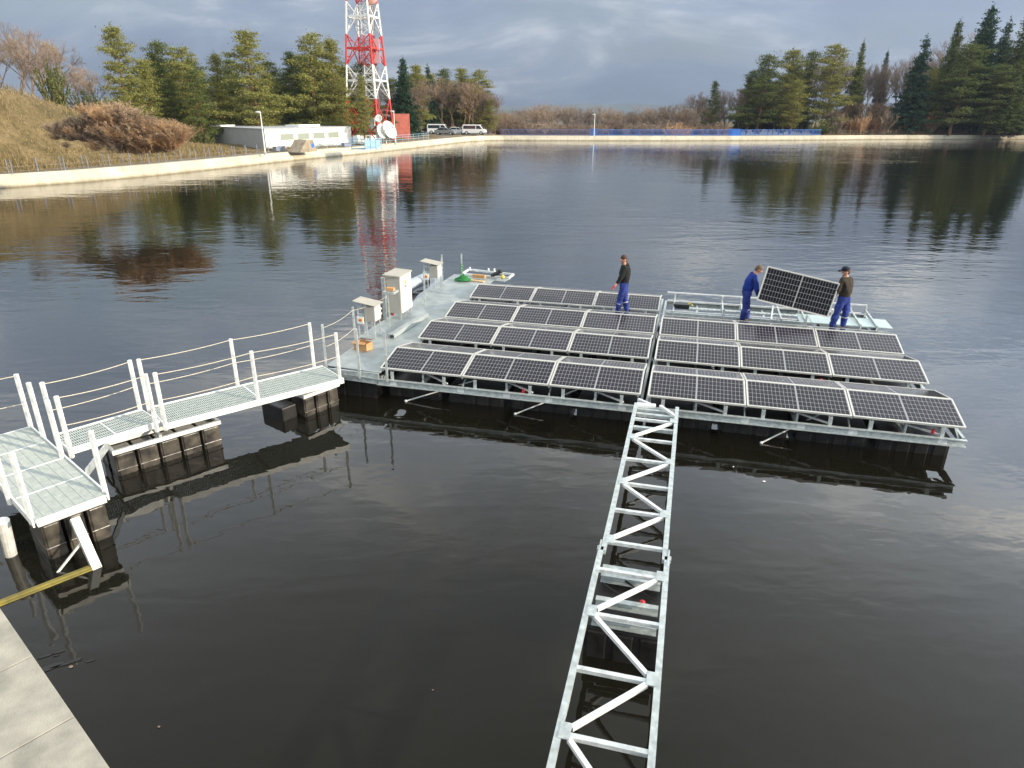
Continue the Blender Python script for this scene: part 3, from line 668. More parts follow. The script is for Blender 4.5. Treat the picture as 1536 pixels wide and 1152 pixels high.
# green rope heap, timber and tool at the far end of the deck
m = MB(); rnd = random.Random(3)
pts = []
for i in range(160):
    a = i*.61; rr = .23*(1-.8*i/160)*rnd.uniform(.6, 1.15); pts.append(P(-.90+rr*1.15*math.cos(a), 8.12+rr*math.sin(a)*.8, ZD+.02+.0010*i+rnd.uniform(0, .03)))
m.tube(pts, .016, 5)
pts = [P(-.98+.045*math.cos(i*.9), 8.25+.045*math.sin(i*.9), ZD+.2+i*.012) for i in range(28)]
m.tube(pts, .016, 5); tag(m.build('green_rope', GREENR), 'heap of green rope wound round the lone post at the far end of the deck', 'rope')
m = MB(); m.box(P(-.45, 8.2, ZD+.02), (.50, .16, .03), PHI+R(-12)); tag(m.build('plank', WOOD), 'pale short plank lying nearest the solar panels at the deck end', 'plank')
m = MB(); m.box(P(-.48, 8.5, ZD+.10), (.42, .12, .10), PHI+R(-6)); tag(m.build('timber_block', CARD), 'brown timber block lying behind the pale plank', 'timber')
t = thing('power_tool', 'black and yellow power tool left at the far edge of the deck', 'tool', P(.1, 8.6, ZD+.05), PHI)
m = MB(); m.tube([P(-.15, 8.7, ZD+.10), P(.12, 8.75, ZD+.20)], [.05, .07], 10); m.build('tool_body', DARK, t)
m = MB(); m.ball(P(.14, 8.76, ZD+.24), (.10, .07, .06)); m.build('tool_head', SHOE, t)
m = MB(); m.ball(P(.27, 8.6, ZD+.10), (.07, .07, .07)); m.tube([P(.27, 8.6, ZD+.02), P(.27, 8.6, ZD+.2)], .02, 6); m.build('battery', YELLOW, t)

# ------------------------------------------------------------------ dinghy behind the cabinets
bc = P(-2.25, 7.3, 0)
t = thing('inflatable_boat', 'grey inflatable dinghy with dark interior moored behind the cabinets', 'boat', bc, PHI)
def D(x, y, z): return P(-2.25+x, 7.3+y, z)
pts = [D(.45, -1.3, .28), D(.50, -.6, .29), D(.50, .3, .31), D(.42, 1.0, .36), D(.22, 1.45, .43), D(0, 1.58, .47), D(-.22, 1.45, .43), D(-.42, 1.0, .36), D(-.50, .3, .31), D(-.50, -.6, .29), D(-.45, -1.3, .28)]
m = MB(); m.tube(pts, [.05]+[.19]*9+[.05], 14); hull = m.build('hull_tube', RUBBER, t, smooth=True)
m = MB(); m.box(D(0, -1.15, .30), (.72, .05, .36), PHI); m.build('transom', DARK, t)
m = MB(); m.prism([D(x, y, 0)[:2] for x, y in ((.34, -1.2), (.40, .3), (.3, 1.0), (0, 1.35), (-.3, 1.0), (-.40, .3), (-.34, -1.2))], .10, .13); m.build('boat_floor', SHOE, t)
m = MB(); m.box(D(0, -.2, .38), (.86, .22, .035), PHI); m.build('thwart', DARK, t)
m = MB(); m.tube([D(.66, -.9, .33), D(.69, .3, .35), D(.58, 1.0, .40), D(.3, 1.6, .48), D(0, 1.77, .50)], .02, 6); m.build('rubbing_strip', STEELW, t)

# ------------------------------------------------------------------ gangways on rafts
def grating(mb, o, u, n, L, W, z):
    """bearing bars across, flats lengthwise"""
    k = int(L/.031)
    for i in range(k+1):
        a = o+u*(L*i/k); mb.bar(Vector((*a, z-.014)), Vector((*(a+n*W), z-.014)), .0155, .026)
    q = max(2, int(W/.11))
    for i in range(q+1):
        a = o+n*(W*i/q); mb.bar(Vector((*a, z-.010)), Vector((*(a+u*L), z-.010)), .007, .024)
def gangway(label, o, u, L, W, posts, ropes, z=.75, segs=2, beams=True):
    o = Vector(o); u = Vector(u).normalized(); n = Vector((-u.y, u.x))
    t = thing('gangway', label, 'gangway', (o.x, o.y, z), math.atan2(u.y, u.x), 'gangway sections')
    m = MB(); grating(m, o, u, n, L, W, z); m.build('grating', GRATE, t)
    for k in (0, 1):
        a = o+n*(W*k+(-.012 if k == 0 else .012)); m = MB(); m.bar(Vector((*a, z-.035)), Vector((*(a+u*L), z-.035)), .022, .11); m.build('side_beam', STEELW, t)
    for k in range(segs+1):
        a = o+u*(L*k/segs); m = MB(); m.bar(Vector((*(a+n*.02), z-.05)), Vector((*(a+n*(W-.02)), z-.05)), .03, .06); m.bar(Vector((*(a+n*.02), z+.001)), Vector((*(a+n*(W-.02)), z+.001)), .022, .006); m.build('cross_beam', STEELW, t)
    for p in posts:
        h = p[2] if len(p) > 2 else POSTH; ln = p[3] if len(p) > 3 else (0, 0)
        m = MB(); m.bar((p[0], p[1], z-.09), (p[0]+ln[0], p[1]+ln[1], z+h), .05, .05); m.build('railing_post', STEELW, t)
    for a, b, zs in ropes:
        for zz_ in zs:
            m = MB(); rope(m, Vector((*a, z+zz_)), Vector((*b, z+zz_)), .028, .0065); m.build('rope', ROPE, t)
    return t
uA = Vector((-.757, .654)); nA = Vector((.654, .757))
E2 = Vector((-6.14, 7.40)); E1 = Vector((-5.49, 7.95))
# gangway() puts n to the left of u; for A start at E1 and run along uA, left = (-.654,-.757)
gangway('wide grated landing where the walkway turns at the lower left of the photo', E1, uA, 3.22, .86,
        [(-7.90, 10.04), (-7.47, 9.69), (-6.74, 9.00), (-5.55, 8.02, .91, (-.02, .04)), (-6.14, 7.38), (-6.74, 7.84), (-7.33, 8.34)],
        [((-7.90, 10.04), (-9.6, 8.9), (.90, .42))], segs=4)
gangway('grated side arm leading off the left edge of the photo', (-7.93-.566, 10.05-.655), (-.93, -.37), 2.6, .86, [(-9.6, 8.9)], [], segs=3)
gangway('short middle gangway section with rope rails between the landing and the long section', (-6.80, 9.26), (.66, .751), 1.36, .70,
        [(-7.27, 9.70), (-6.71, 9.16), (-6.45, 10.72), (-5.86, 10.08)],
        [((-7.27, 9.70), (-6.45, 10.72), (.90, .45)), ((-6.71, 9.16), (-5.86, 10.08), (.90, .45))], segs=2)
gangway('long gangway section reaching the solar deck, three posts along each side', (-5.76, 10.16), (.757, .653), 3.26, .88,
        [(-6.33, 10.78), (-5.74, 10.14), (-5.20, 11.89), (-4.58, 11.22), (-4.04, 12.94), (-3.36, 12.30)],
        [((-6.33, 10.78), (-5.20, 11.89), (.91, .46)), ((-5.74, 10.14), (-4.58, 11.22), (.90, .45)), ((-5.20, 11.89), (-4.04, 12.94), (.91, .46)), ((-4.58, 11.22), (-3.36, 12.30), (.90, .45))], segs=2)
def raft(label, N1, N2, depth, z, nf, rows=1, second=None, matf=FLOATP):
    N1, N2 = Vector(N1), Vector(N2); u = (N2-N1).normalized(); L = (N2-N1).length; n = Vector((-u.y, u.x)); rz = math.atan2(u.y, u.x)
    t = thing('float_raft', label, 'float raft', (N1.x, N1.y, 0), rz, 'float rafts under the gangway')
    def Q(a, b, zz_): q = N1+u*a+n*b; return Vector((q.x, q.y, zz_))
    for base in ([0] if second is None else [0, second]):
        m = MB()
        m.bar(Q(0, base, z), Q(L, base, z), .05, .07); m.bar(Q(0, base+depth, z), Q(L, base+depth, z), .05, .07)
        m.bar(Q(.025, base+.025, z), Q(.025, base+depth-.025, z), .05, .066); m.bar(Q(L-.025, base+.025, z), Q(L-.025, base+depth-.025, z), .05, .066)
        m.build('frame', STEELW, t)
        lx = L/nf
        for i in range(nf):
            m = MB(); Pf = lambda a, b, zz_: Q(a, b, zz_)
            c = Q((i+.5)*lx, base+depth/2, (z-.05-.2)/2)
            m.box(c, (lx-.04, depth-.06, z-.045+.2), rz)
            m.box(c+Vector((0, 0, -.0)), (lx-.09, depth-.02, z-.045+.2-.05), rz)
            m.box(c+Vector((0, 0, .0)), (lx-.028, depth-.012, .03), rz)
            m.build('float', matf, t, bevel=.014)
    return t, Q
t, Q = raft('long float raft of ribbed plastic floats under the bend of the gangway', (-6.46, 9.72), (-5.20, 10.94), .44, .44, 5, second=.55)
m = MB(); m.bar(Q(.75, -.02, .50), Q(.75, .5, .52), .05, .05); m.build('cross_beam', STEEL, t)
t, Q = raft('short float raft of three ribbed floats under the gangway end by the solar deck', (-4.05, 12.07), (-3.52, 12.76), .46, .44, 3, second=.5)
m = MB(); m.box(Q(-.2, .55, .10), (.34, .7, .34), math.atan2(.69, .53)); m.build('float', BLACKP, t, bevel=.03)
t, Q = raft('float raft under the near end of the lower left landing, beside the leaning pile', (-6.17, 7.48), (-5.62, 8.10), .75, .58, 3)
# rails of the raft's stepped frame
m = MB()
for k in range(5): m.bar(Q(.04+k*.19, .0, .60), Q(.04+k*.19, .02, .70), .03, .03)
m.build('frame', STEELW, t)
# brace from landing to raft
m = MB(); m.bar((-6.45, 9.64, .62), (-6.17, 8.62, .70), .02, .13); tag(m.build('brace_plate', STEEL), 'slanting steel plate bracing the landing against the long raft', 'brace')
# piles
t = thing('mooring_pile', 'pale square steel pile leaning down into the water in front of the landing', 'pile', (-5.49, 7.38, 0))
m = MB(); m.bar((-5.80, 7.66, .56), (-5.25, 7.18, -.40), .11, .10); m.build('pile', STEELW, t)
m = MB(); m.bar((-5.66, 7.52, .31), (-5.97, 7.20, -.08), .025, .025); m.build('diagonal_stay', STEELW, t)
m = MB(); m.tube([(-6.62, 7.50, .62), (-6.86, 7.70, -.4)], .075, 14); tag(m.build('round_pile', STEELW), 'round grey steel pile at the left edge of the photo', 'pile')
m = MB(); m.bar((-6.42, 6.46, -.035), (-5.45, 7.42, -.035), .13, .10); m.bar((-6.42, 6.46, .02), (-5.45, 7.42, .02), .05, .03); tag(m.build('yellow_beam', YELLOWS), 'yellow beam lying at the water surface from the bank to the leaning pile', 'beam')

# ------------------------------------------------------------------ ladder truss from the bank
t = thing('truss_bridge', 'two-part galvanised ladder truss running from the bank out to the solar array', 'truss', P(5.65, -.6, .6), PHI)
XL, XR_ = 5.27, 6.00; ZT = .655
for k, (ya, yb) in enumerate(((-.42, -5.05), (-4.98, -12.6))):
    for s_, xx in ((-1, XL), (1, XR_)):
        o_ = (-.03 if s_ < 0 else .03)*k
        m = MB(); m.bar(P(xx+o_, ya, ZT), P(xx+o_, yb, ZT), .062, .062); m.build('chord', STEEL, t)
    
nodes = [(1, -1.05), (0, -1.83), (1, -2.56), (0, -3.32), (1, -4.05), (0, -4.80)]
nodes2 = [(1, -5.38), (0, -6.15), (1, -6.94), (0, -7.71), (1, -8.5), (0, -9.3), (1, -10.1), (0, -10.9)]
for seq in (nodes, nodes2):
    for i, (s_, y) in enumerate(seq):
        xa = XR_ if s_ else XL; sg = -1 if s_ else 1
        ex_ = .03 if seq is nodes2 else 0
        m = MB(); m.bar(P(XL+.030-ex_, y-.02, ZT), P(XR_-.030+ex_, y-.02, ZT), .048, .044); m.build('rung', STEELR, t)
        m = MB(); m.box(P(xa+sg*(.055-ex_), y, ZT+.033), (.10, .17, .008), PHI); m.build('gusset_plate', STEEL, t)
        if i+1 < len(seq):
            s2, y2 = seq[i+1]; xb = XR_ if s2 else XL; sg2 = -1 if s2 else 1
            m = MB(); m.bar(P(xa+sg*.07, y-.06, ZT+.006), P(xb+sg2*.07, y2+.06, ZT+.006), .045, .044); m.build('diagonal', STEELW, t)
for y in (-.55, -.75, -1.32):
    m = MB(); m.bar(P(XL+.035, y, ZT-.05), P(XR_-.035, y, ZT-.05), .07, .06); m.build('cross_channel', STEEL, t)
for xx, d_ in ((XL-.045, -1), (XR_+.045, 1)):
    m = MB(); m.box(P(xx, -5.02, ZT), (.02, .34, .078), PHI); m.box(P(xx+d_*.02, -5.0, ZT), (.023, .08, .05), PHI); m.build('splice_plate', STEEL, t)
m = MB(); m.box(P(XL+.18, -.44, ZT-.0), (.34, .10, .07), PHI+R(4)); m.build('hinge_block', STEELW, t, bevel=.01)
m = MB(); m.bar(P(XR_-.30, -.42, ZT+.01), P(XR_+.0, -.82, ZT), .05, .05); m.bar(P(XL+.02, -.15, ZT-.02), P(XL+.28, -.40, ZT), .05, .05); m.build('hinge_arm', STEELW, t)
# its own raft near the splice
t = thing('bridge_float', 'black plastic float with steel rails holding up the truss at its splice', 'float raft', P(5.65, -5.6, 0), PHI)
m = MB(); float_block(m, 5.64, -5.58, .86, .98, -.15, .40); m.build('float', BLACKP, t, bevel=.02)
for y in (-5.13, -5.28, -5.72, -6.03):
    m = MB(); m.chan(P(XL+.02, y, .49), P(XR_-.02, y, .49), .06, .10, .012, 1); m.build('rail', STEEL, t)
for (x_, y_) in ((5.58, -5.0), (5.80, -5.52)):
    m = MB(); m.ball(P(x_, y_-.06, .44), (.035, .035, .03)); m.build('red_cap', REDP, t)
m = MB(); rope(m, P(XL+.05, -5.12, .52), P(XR_-.05, -5.52, .44), .02, .01); rope(m, P(XL+.05, -5.45, .52), P(XR_-.2, -5.66, .44), .02, .01); m.build('strap', SHOE, t)
# thin mooring struts reaching down into the water
for a, b_, lb in (((1.9, .5, .42), (.55, -.02, .015), 'thin steel strut slanting into the water under the left end of the array'), ((4.05, .6, .42), (2.9, -.05, .015), 'thin steel strut slanting into the water under the middle left of the array'),
              ((8.6, .6, .42), (7.55, -.10, .015), 'thin steel strut slanting into the water under the right half of the array')):
    m = MB(); m.bar(P(*a), P(*b_), .02, .02); m.ball(P(*b_), .03, 8, 5); tag(m.build('mooring_strut', STEELW), lb, 'strut')

# ------------------------------------------------------------------ near bank coping
t = thing('bank_coping', 'pale concrete coping slabs of the near bank at the lower left corner', 'coping', (-4, 4.4, 0))
bd = Vector((.7613, -.6484)); bo = Vector((-.6484, -.7613)); b0 = Vector((-4.85+.40, 5.16-.34)).xy
b0 = at(0, 912, .93).xy; b1 = at(165, 1152, .93).xy; bd = (b1-b0).normalized(); bo = Vector((bd.y, -bd.x))
seams = []
for q in [(52, 982), (112, 1074)]: seams.append((at(*q, .93).xy-b0).dot(bd))
s0, s1 = seams; st = s1-s0
wid = .72
for k in range(-4, 5):
    a, b_ = s0+st*k+.004, s0+st*(k+1)-.004
    c = b0+bd*((a+b_)/2)+bo*wid/2
    m = MB(); m.box((c.x, c.y, .93-.06), (b_-a, wid, .12), math.atan2(bd.y, bd.x)); m.build('slab', COPE, t, bevel=.008)
c = b0+bd*(.5*st)+bo*(.5+.03); m = MB(); m.box((c.x, c.y, -.25), (st*9.5, 1.0, 2.1), math.atan2(bd.y, bd.x)); m.build('bank_wall', CONC, t)
c = b0+bd*(.5*st)+bo*(wid+.07); m = MB(); m.box((c.x, c.y, .93-.02), (st*9, .09, .06), math.atan2(bd.y, bd.x)); m.build('drain_channel', STEEL, t)
c = b0+bd*(.5*st)+bo*(wid+.9); m = MB(); m.box((c.x, c.y, .2), (st*9.5, 1.55, 1.36), math.atan2(bd.y, bd.x)); go = m.build('pavement', mat('brown_gravel', (.34, .22, .13), .95, var=.3, vscale=12, bump=.3)); go['kind'] = 'structure'
t = thing('blue_handrail', 'sliver of bright blue handrail in the bottom left corner', 'railing', (-4, 3.6, .93))
q0 = at(0, 1120, 1.0).xy; c0 = b0+bo*(wid+.28)
m = MB()
m.tube([(*(c0-bd*2), 1.06), (*(c0+bd*(s1+.42)), 1.06)], .03, 10); m.build('rail', mat('bright_blue_paint', (.08, .35, .85), .4), t)
m = MB()
for k in range(4): pp = c0+bd*(s1+.40-.9*k); m.tube([(*pp, .88), (*pp, 1.04)], .02, 8)
m.build('bracket', BLUE, t)
# bits floating on the water
for i, (px, py, s_) in enumerate(((1146, 722, .022), (106, 1000, .02), (649, 1035, .009), (1100, 700, .012), (238, 1090, .012))):
    p = at(px, py, .008); m = MB(); m.ball(p, (s_*1.3, s_, .008), 7, 4); o = m.build('floating_leaf', WHITE if i in (0, 3) else BARK_G)
    tag(o, ['white fleck drifting on the water right of the truss', 'brown leaf drifting in the water beside the near coping', 'tiny speck drifting in the open water left of the truss', 'tiny white fleck drifting close in front of the right array', 'tiny brown speck drifting right of the coping corner'][i], 'leaf')
m = MB()
rnd = random.Random(5)
for (px, py, a, b_) in ((88, 978, .05, .016), (68, 984, .06, .02), (72, 1002, .12, .05), (98, 996, .12, .014), (112, 990, .06, .02), (136, 991, .04, .012), (84, 983, .03, .01)):
    p = at(px, py, .006); pts = []
    for k in range(9): an = k/9*6.283; rr = 1+.25*rnd.random(); pts.append((p.x+a*math.cos(an)*rr, p.y+(b_*math.sin(an)+a*.5*math.cos(an))*rr))
    m.prism(pts, .003, .007)
tag(m.build('pond_weed', SHOE), 'dark scraps of weed floating beside the near coping', 'weed', kind='stuff')

exec_after = True
# ------------------------------------------------------------------ people
FOLD = bpy.data.textures.new('cloth_folds', 'CLOUDS'); FOLD.noise_scale = .13; FOLD.noise_depth = 2
def skinned(name, verts, edges, radii, material, parent, rootv=0, sub=2, fold=0):
    me = bpy.data.meshes.new(name); inv = ident(parent).inverted()
    me.from_pydata([tuple(inv @ Vector(v)) for v in verts], edges, []); me.materials.append(material)
    o = bpy.data.objects.new(name, me); COL.objects.link(o); o.parent = parent; XF[o.name] = ident(parent)
    sm = o.modifiers.new('skin', 'SKIN'); sm.use_smooth_shade = True
    for i, r in enumerate(radii):
        sv = me.skin_vertices[0].data[i]; rr = r if isinstance(r, tuple) else (r, r); sv.radius = rr; sv.use_root = (i == rootv)
    s = o.modifiers.new('subdivision', 'SUBSURF'); s.levels = sub; s.render_levels = sub
    if fold:
        d_ = o.modifiers.new('folds', 'DISPLACE'); d_.texture = FOLD; d_.strength = fold; d_.mid_level = .5
    return o
class SK:
    def __init__(s): s.v = []; s.e = []; s.r = []
    def n(s, p, r, link=None):
        s.v.append(Vector(p)); s.r.append(r)
        if link is not None: s.e.append((link, len(s.v)-1))
        return len(s.v)-1
    def chain(s, pts, rs, link):
        for p, r in zip(pts, rs): link = s.n(p, r, link)
        return link
REFL = mat('reflective_band', (.45, .46, .48), .5)
def person(label, base, J, top, trousers, hairm, cap=False, glove=None, beard=False, collar=None, hgt=1.67, rz=0):
    """J: joints in metres of a 1.75 m figure, x right, y away, z up; face = direction the head looks"""
    k = hgt/1.75; base = Vector(base)
    t = thing('person', label, 'person', base, rz)
    W = lambda p: base+Vector(p)*k
    g = {a: W(b) for a, b in J.items() if a != 'face' and not a.startswith('n_')}
    face = Vector(J['face']).normalized(); rgt = face.cross(Vector((0, 0, 1))).normalized(); upv = rgt.cross(face).normalized()
    b = SK(); pv = b.n(g['pelvis'], .085*k)
    sp_ = b.n(g['pelvis'].lerp(g['chest'], .5), .08*k, pv); ch = b.n(g['chest'], .09*k, sp_)
    nk = b.n(g['neck'], .055*k, ch)
    h0 = b.n(g['head']-upv*.06*k, .062*k, nk); hc = b.n(g['head']+upv*.02*k-face*.01*k, .088*k, h0); ht = b.n(g['head']+upv*.085*k-face*.015*k, .062*k, hc)
    b.n(g['head']+face*.105*k-upv*.01*k, .016*k, hc)                     # nose
    for q in (-1, 1): b.n(g['head']+rgt*q*.092*k-upv*.005*k, .018*k, hc)  # ears
    for s_ in ('l', 'r'):
        sh = b.n(g[s_+'sh'].lerp(g['chest'], .12), .036*k, ch); el = b.n(g[s_+'el'], .032*k, sh); wr = b.n(g[s_+'wr'], .028*k, el)
        d = (g[s_+'hand']-g[s_+'wr']).normalized(); side = Vector(J['n_'+s_]).normalized() if 'n_'+s_ in J else Vector((0, 0, 1))
        side = (side-d*side.dot(d)).normalized(); curl = d.cross(side).normalized()
        pm_ = b.n(g[s_+'wr']+d*.05*k, (.034*k, .02*k), wr); ends = []
        for q, (ln, sp2) in enumerate(((.070, -.030), (.080, -.010), (.075, .010), (.058, .030))):
            a0 = g[s_+'wr']+d*.09*k+side*sp2*k
            b.chain([a0, a0+d*ln*.5*k+curl*.012*k, a0+d*ln*.8*k+curl*.035*k], [.0105*k, .009*k, .008*k], pm_)
        a0 = g[s_+'wr']+d*.04*k-side*.035*k
        b.chain([a0, a0-side*.02*k+d*.03*k+curl*.015*k], [.012*k, .009*k], pm_)
        hp = b.n(g[s_+'hip'], .06*k, pv); kn = b.n(g[s_+'kn'], .058*k, hp); an = b.n(g[s_+'an'], .028*k, kn)
        b.n(g[s_+'toe'].lerp(g[s_+'an'], .3), .014*k, an)
    bd_ = skinned('body', b.v, b.e, b.r, SKIN, t, pv)
    # upper garment
    c = SK(); hem = c.n(g['pelvis']-Vector((0, 0, .03*k)), .135*k); ws = c.n(g['pelvis'].lerp(g['chest'], .45), .140*k, hem); cc = c.n(g['chest'], .160*k, ws); c.n(g['neck']-(g['neck']-g['chest'])*.15, .075*k, cc)
    for s_ in ('l', 'r'):
        a = c.n(g[s_+'sh'], .072*k, cc); e_ = c.n(g[s_+'el'], .060*k, a); c.n(g[s_+'wr'].lerp(g[s_+'el'], .08), .044*k, e_)
    c.r = [x*1.17 for x in c.r]
    tp = skinned('top', c.v, c.e, c.r, top, t, hem, 3, .05)
    c = SK(); pv = c.n(g['pelvis']-Vector((0, 0, .05*k)), .122*k); c.n(g['pelvis']+Vector((0, 0, .09*k)), .125*k, pv)
    for s_ in ('l', 'r'):
        a = c.n(g[s_+'hip']-Vector((0, 0, .06*k)), .092*k, pv); a2 = c.n(g[s_+'hip'].lerp(g[s_+'kn'], .5), .088*k, a); e_ = c.n(g[s_+'kn'], .076*k, a2); e2 = c.n(g[s_+'kn'].lerp(g[s_+'an'], .5), .072*k, e_); c.n(g[s_+'an']+Vector((0, 0, .02*k)), .066*k, e2)
    c.r = [x*1.15 for x in c.r]
    skinned('trousers', c.v, c.e, c.r, trousers, t, pv, 3, .05)
    for s_ in ('l', 'r'):
        f = g[s_+'toe']-g[s_+'an']; fz = Vector((f.x, f.y, 0))
        c = SK(); a = c.n(g[s_+'an']-fz*.25+Vector((0, 0, -.035*k)), .045*k); a = c.n(g[s_+'an']+fz*.5+Vector((0, 0, -.04*k)), .045*k, a); c.n(g[s_+'toe'], .038*k, a)
        skinned('shoe', c.v, c.e, c.r, SHOE, t, 0, 1)
    # hair
    m = MB(); m.ball(g['head']+upv*.035*k-face*.018*k, (.094*k, .094*k, .090*k), 14, 9); m.ball(g['head']-upv*.02*k-face*.04*k, (.072*k, .072*k, .075*k), 12, 8); m.build('hair', hairm, t, smooth=True)
    if beard:
        c = SK(); a = c.n(g['head']-upv*.075*k+face*.05*k, .045*k); c.n(g['head']-upv*.105*k+face*.055*k, .030*k, a); skinned('beard', c.v, c.e, c.r, HAIR, t, 0, 1)
    if collar: 
        c = SK(); a = c.n(g['neck'], .075*k); c.n(g['neck'].lerp(g['chest'], .35), .115*k, a); skinned('collar', c.v, c.e, c.r, collar, t, 0)
    if cap:
        m = MB(); cc = g['head']+upv*.075*k-face*.01*k; m.ball(cc, (.102*k, .102*k, .062*k), 14, 8); hc_ = m.build('cap', NAVY, t, smooth=True)
        m = MB(); m.bar(cc+face*.07*k-upv*.012*k, cc+face*.19*k-upv*.035*k, .13*k, .014*k, upv); m.build('cap_peak', NAVY, hc_)
    if glove:
        d = (g[glove+'hand']-g[glove+'wr']).normalized(); c = SK(); a = c.n(g[glove+'wr'], .036*k); a = c.n(g[glove+'wr']+d*.07*k, .046*k, a)
        side = Vector((0, 1, 0)); side = (side-d*side.dot(d)).normalized()
        for q in (-.03, -.01, .01, .03): c.chain([g[glove+'wr']+d*.10*k+side*q*k, g[glove+'wr']+d*.17*k+side*q*1.1*k], [.016*k, .013*k], a)
        c.chain([g[glove+'wr']+d*.06*k-side*.05*k, g[glove+'wr']+d*.10*k-side*.06*k], [.016*k, .013*k], a)
        skinned('glove', c.v, c.e, c.r, REDP, t, 0, 1)
    for s_ in ('l', 'r'):
        ax_ = (g[s_+'kn']-g[s_+'an']).normalized(); c_ = g[s_+'kn'].lerp(g[s_+'an'], .22); a_ = ax_.orthogonal().normalized(); b_ = ax_.cross(a_)
        m = MB(); m.tube([c_-ax_*.012*k, c_+ax_*.012*k], .083*k, 14); m.build('reflective_band', REFL, t)
    # belt-height pocket flap and knee patch lines
    return t
ZF = .50
# man 1 walking left, looking down to the left
b1 = P(4.36, 5.84, ZF)
person('man in black pullover and blue trousers walking left between panel rows, red gloves', b1, dict(
    pelvis=(.0, 0, .93), chest=(-.01, 0, 1.30), neck=(-.03, -.01, 1.49), head=(-.065, -.02, 1.61), face=(-.95, -.35, -.22),
    lsh=(-.05, -.19, 1.41), lel=(-.13, -.24, 1.16), lwr=(-.27, -.26, .96), lhand=(-.36, -.27, .86), n_l=(0, 1, 0),
    rsh=(.05, .18, 1.41), rel=(.16, .22, 1.17), rwr=(.08, .20, .95), rhand=(.04, .20, .86), n_r=(0, 1, 0),
    lhip=(-.03, -.09, .87), lkn=(-.11, -.10, .48), lan=(-.14, -.08, .09), ltoe=(-.30, -.10, .03),
    rhip=(.03, .09, .87), rkn=(.06, .06, .48), ran=(.15, .02, .10), rtoe=(.0, -.02, .03)), BLKJ, BLUET, HAIR, glove='l', beard=True)
# man 2 facing right, leaning towards the panel
b2 = P(7.52, 5.95, ZF)
person('man in blue work jacket bending over the left edge of the carried panel', b2, dict(
    pelvis=(-.05, 0, .90), chest=(.00, -.02, 1.24), neck=(.09, -.03, 1.42), head=(.17, -.05, 1.51), face=(.75, -.35, -.55),
    lsh=(.06, .17, 1.33), lel=(.16, .20, 1.06), lwr=(.27, .06, .92), lhand=(.34, -.02, .88), n_l=(0, 0, 1),
    rsh=(.02, -.20, 1.32), rel=(.10, -.26, 1.04), rwr=(.20, -.17, .82), rhand=(.28, -.14, .76), n_r=(0, 0, 1),
    lhip=(-.03, .09, .86), lkn=(.05, .10, .47), lan=(.06, .08, .09), ltoe=(.20, .04, .03),
    rhip=(-.07, -.09, .86), rkn=(-.07, -.08, .47), ran=(-.10, -.06, .09), rtoe=(.04, -.12, .03)), BLUEJ, BLUET, HAIRG, collar=NAVY)
# man 3 with cap, his back half turned, reaching left
b3 = P(9.74, 5.90, ZF)
person('man in dark sweatshirt and peaked cap holding the right edge of the carried panel', b3, dict(
    pelvis=(.03, 0, .93), chest=(.00, -.02, 1.30), neck=(-.04, -.01, 1.49), head=(-.07, .0, 1.60), face=(-.95, .05, -.18),
    lsh=(-.16, -.10, 1.40), lel=(-.24, -.12, 1.13), lwr=(-.36, -.10, .95), lhand=(-.44, -.10, .93), n_l=(0, 0, 1),
    rsh=(.12, .08, 1.37), rel=(-.02, .24, 1.14), rwr=(-.26, .24, 1.05), rhand=(-.36, .2, 1.04), n_r=(0, 0, 1),
    lhip=(-.06, -.04, .87), lkn=(-.13, -.06, .48), lan=(-.17, -.02, .09), ltoe=(-.22, .12, .03),
    rhip=(.11, .04, .87), rkn=(.15, .02, .48), ran=(.15, .05, .09), rtoe=(.14, .19, .03)), BRNJ, BLUET, HAIR, cap=True, beard=True)
# carried panel: corners fitted between the two men
cp_ = make_panel('loose dark solar panel being carried upright between two men', CELLS2)
cp_.name = 'carried_solar_panel'
TL, TR, BL = aty(1149, 399, 16.55), aty(1257, 425, 16.20), aty(1138, 450, 16.45)
ctr = (TR+BL)/2; xa = (TR-TL).normalized(); ya = (TL-BL); ya = (ya-xa*ya.dot(xa)).normalized(); za_ = xa.cross(ya)
Mx = Matrix((xa, ya, za_)).transposed().to_4x4(); Mx.translation = ctr
cp_.matrix_world = Mx

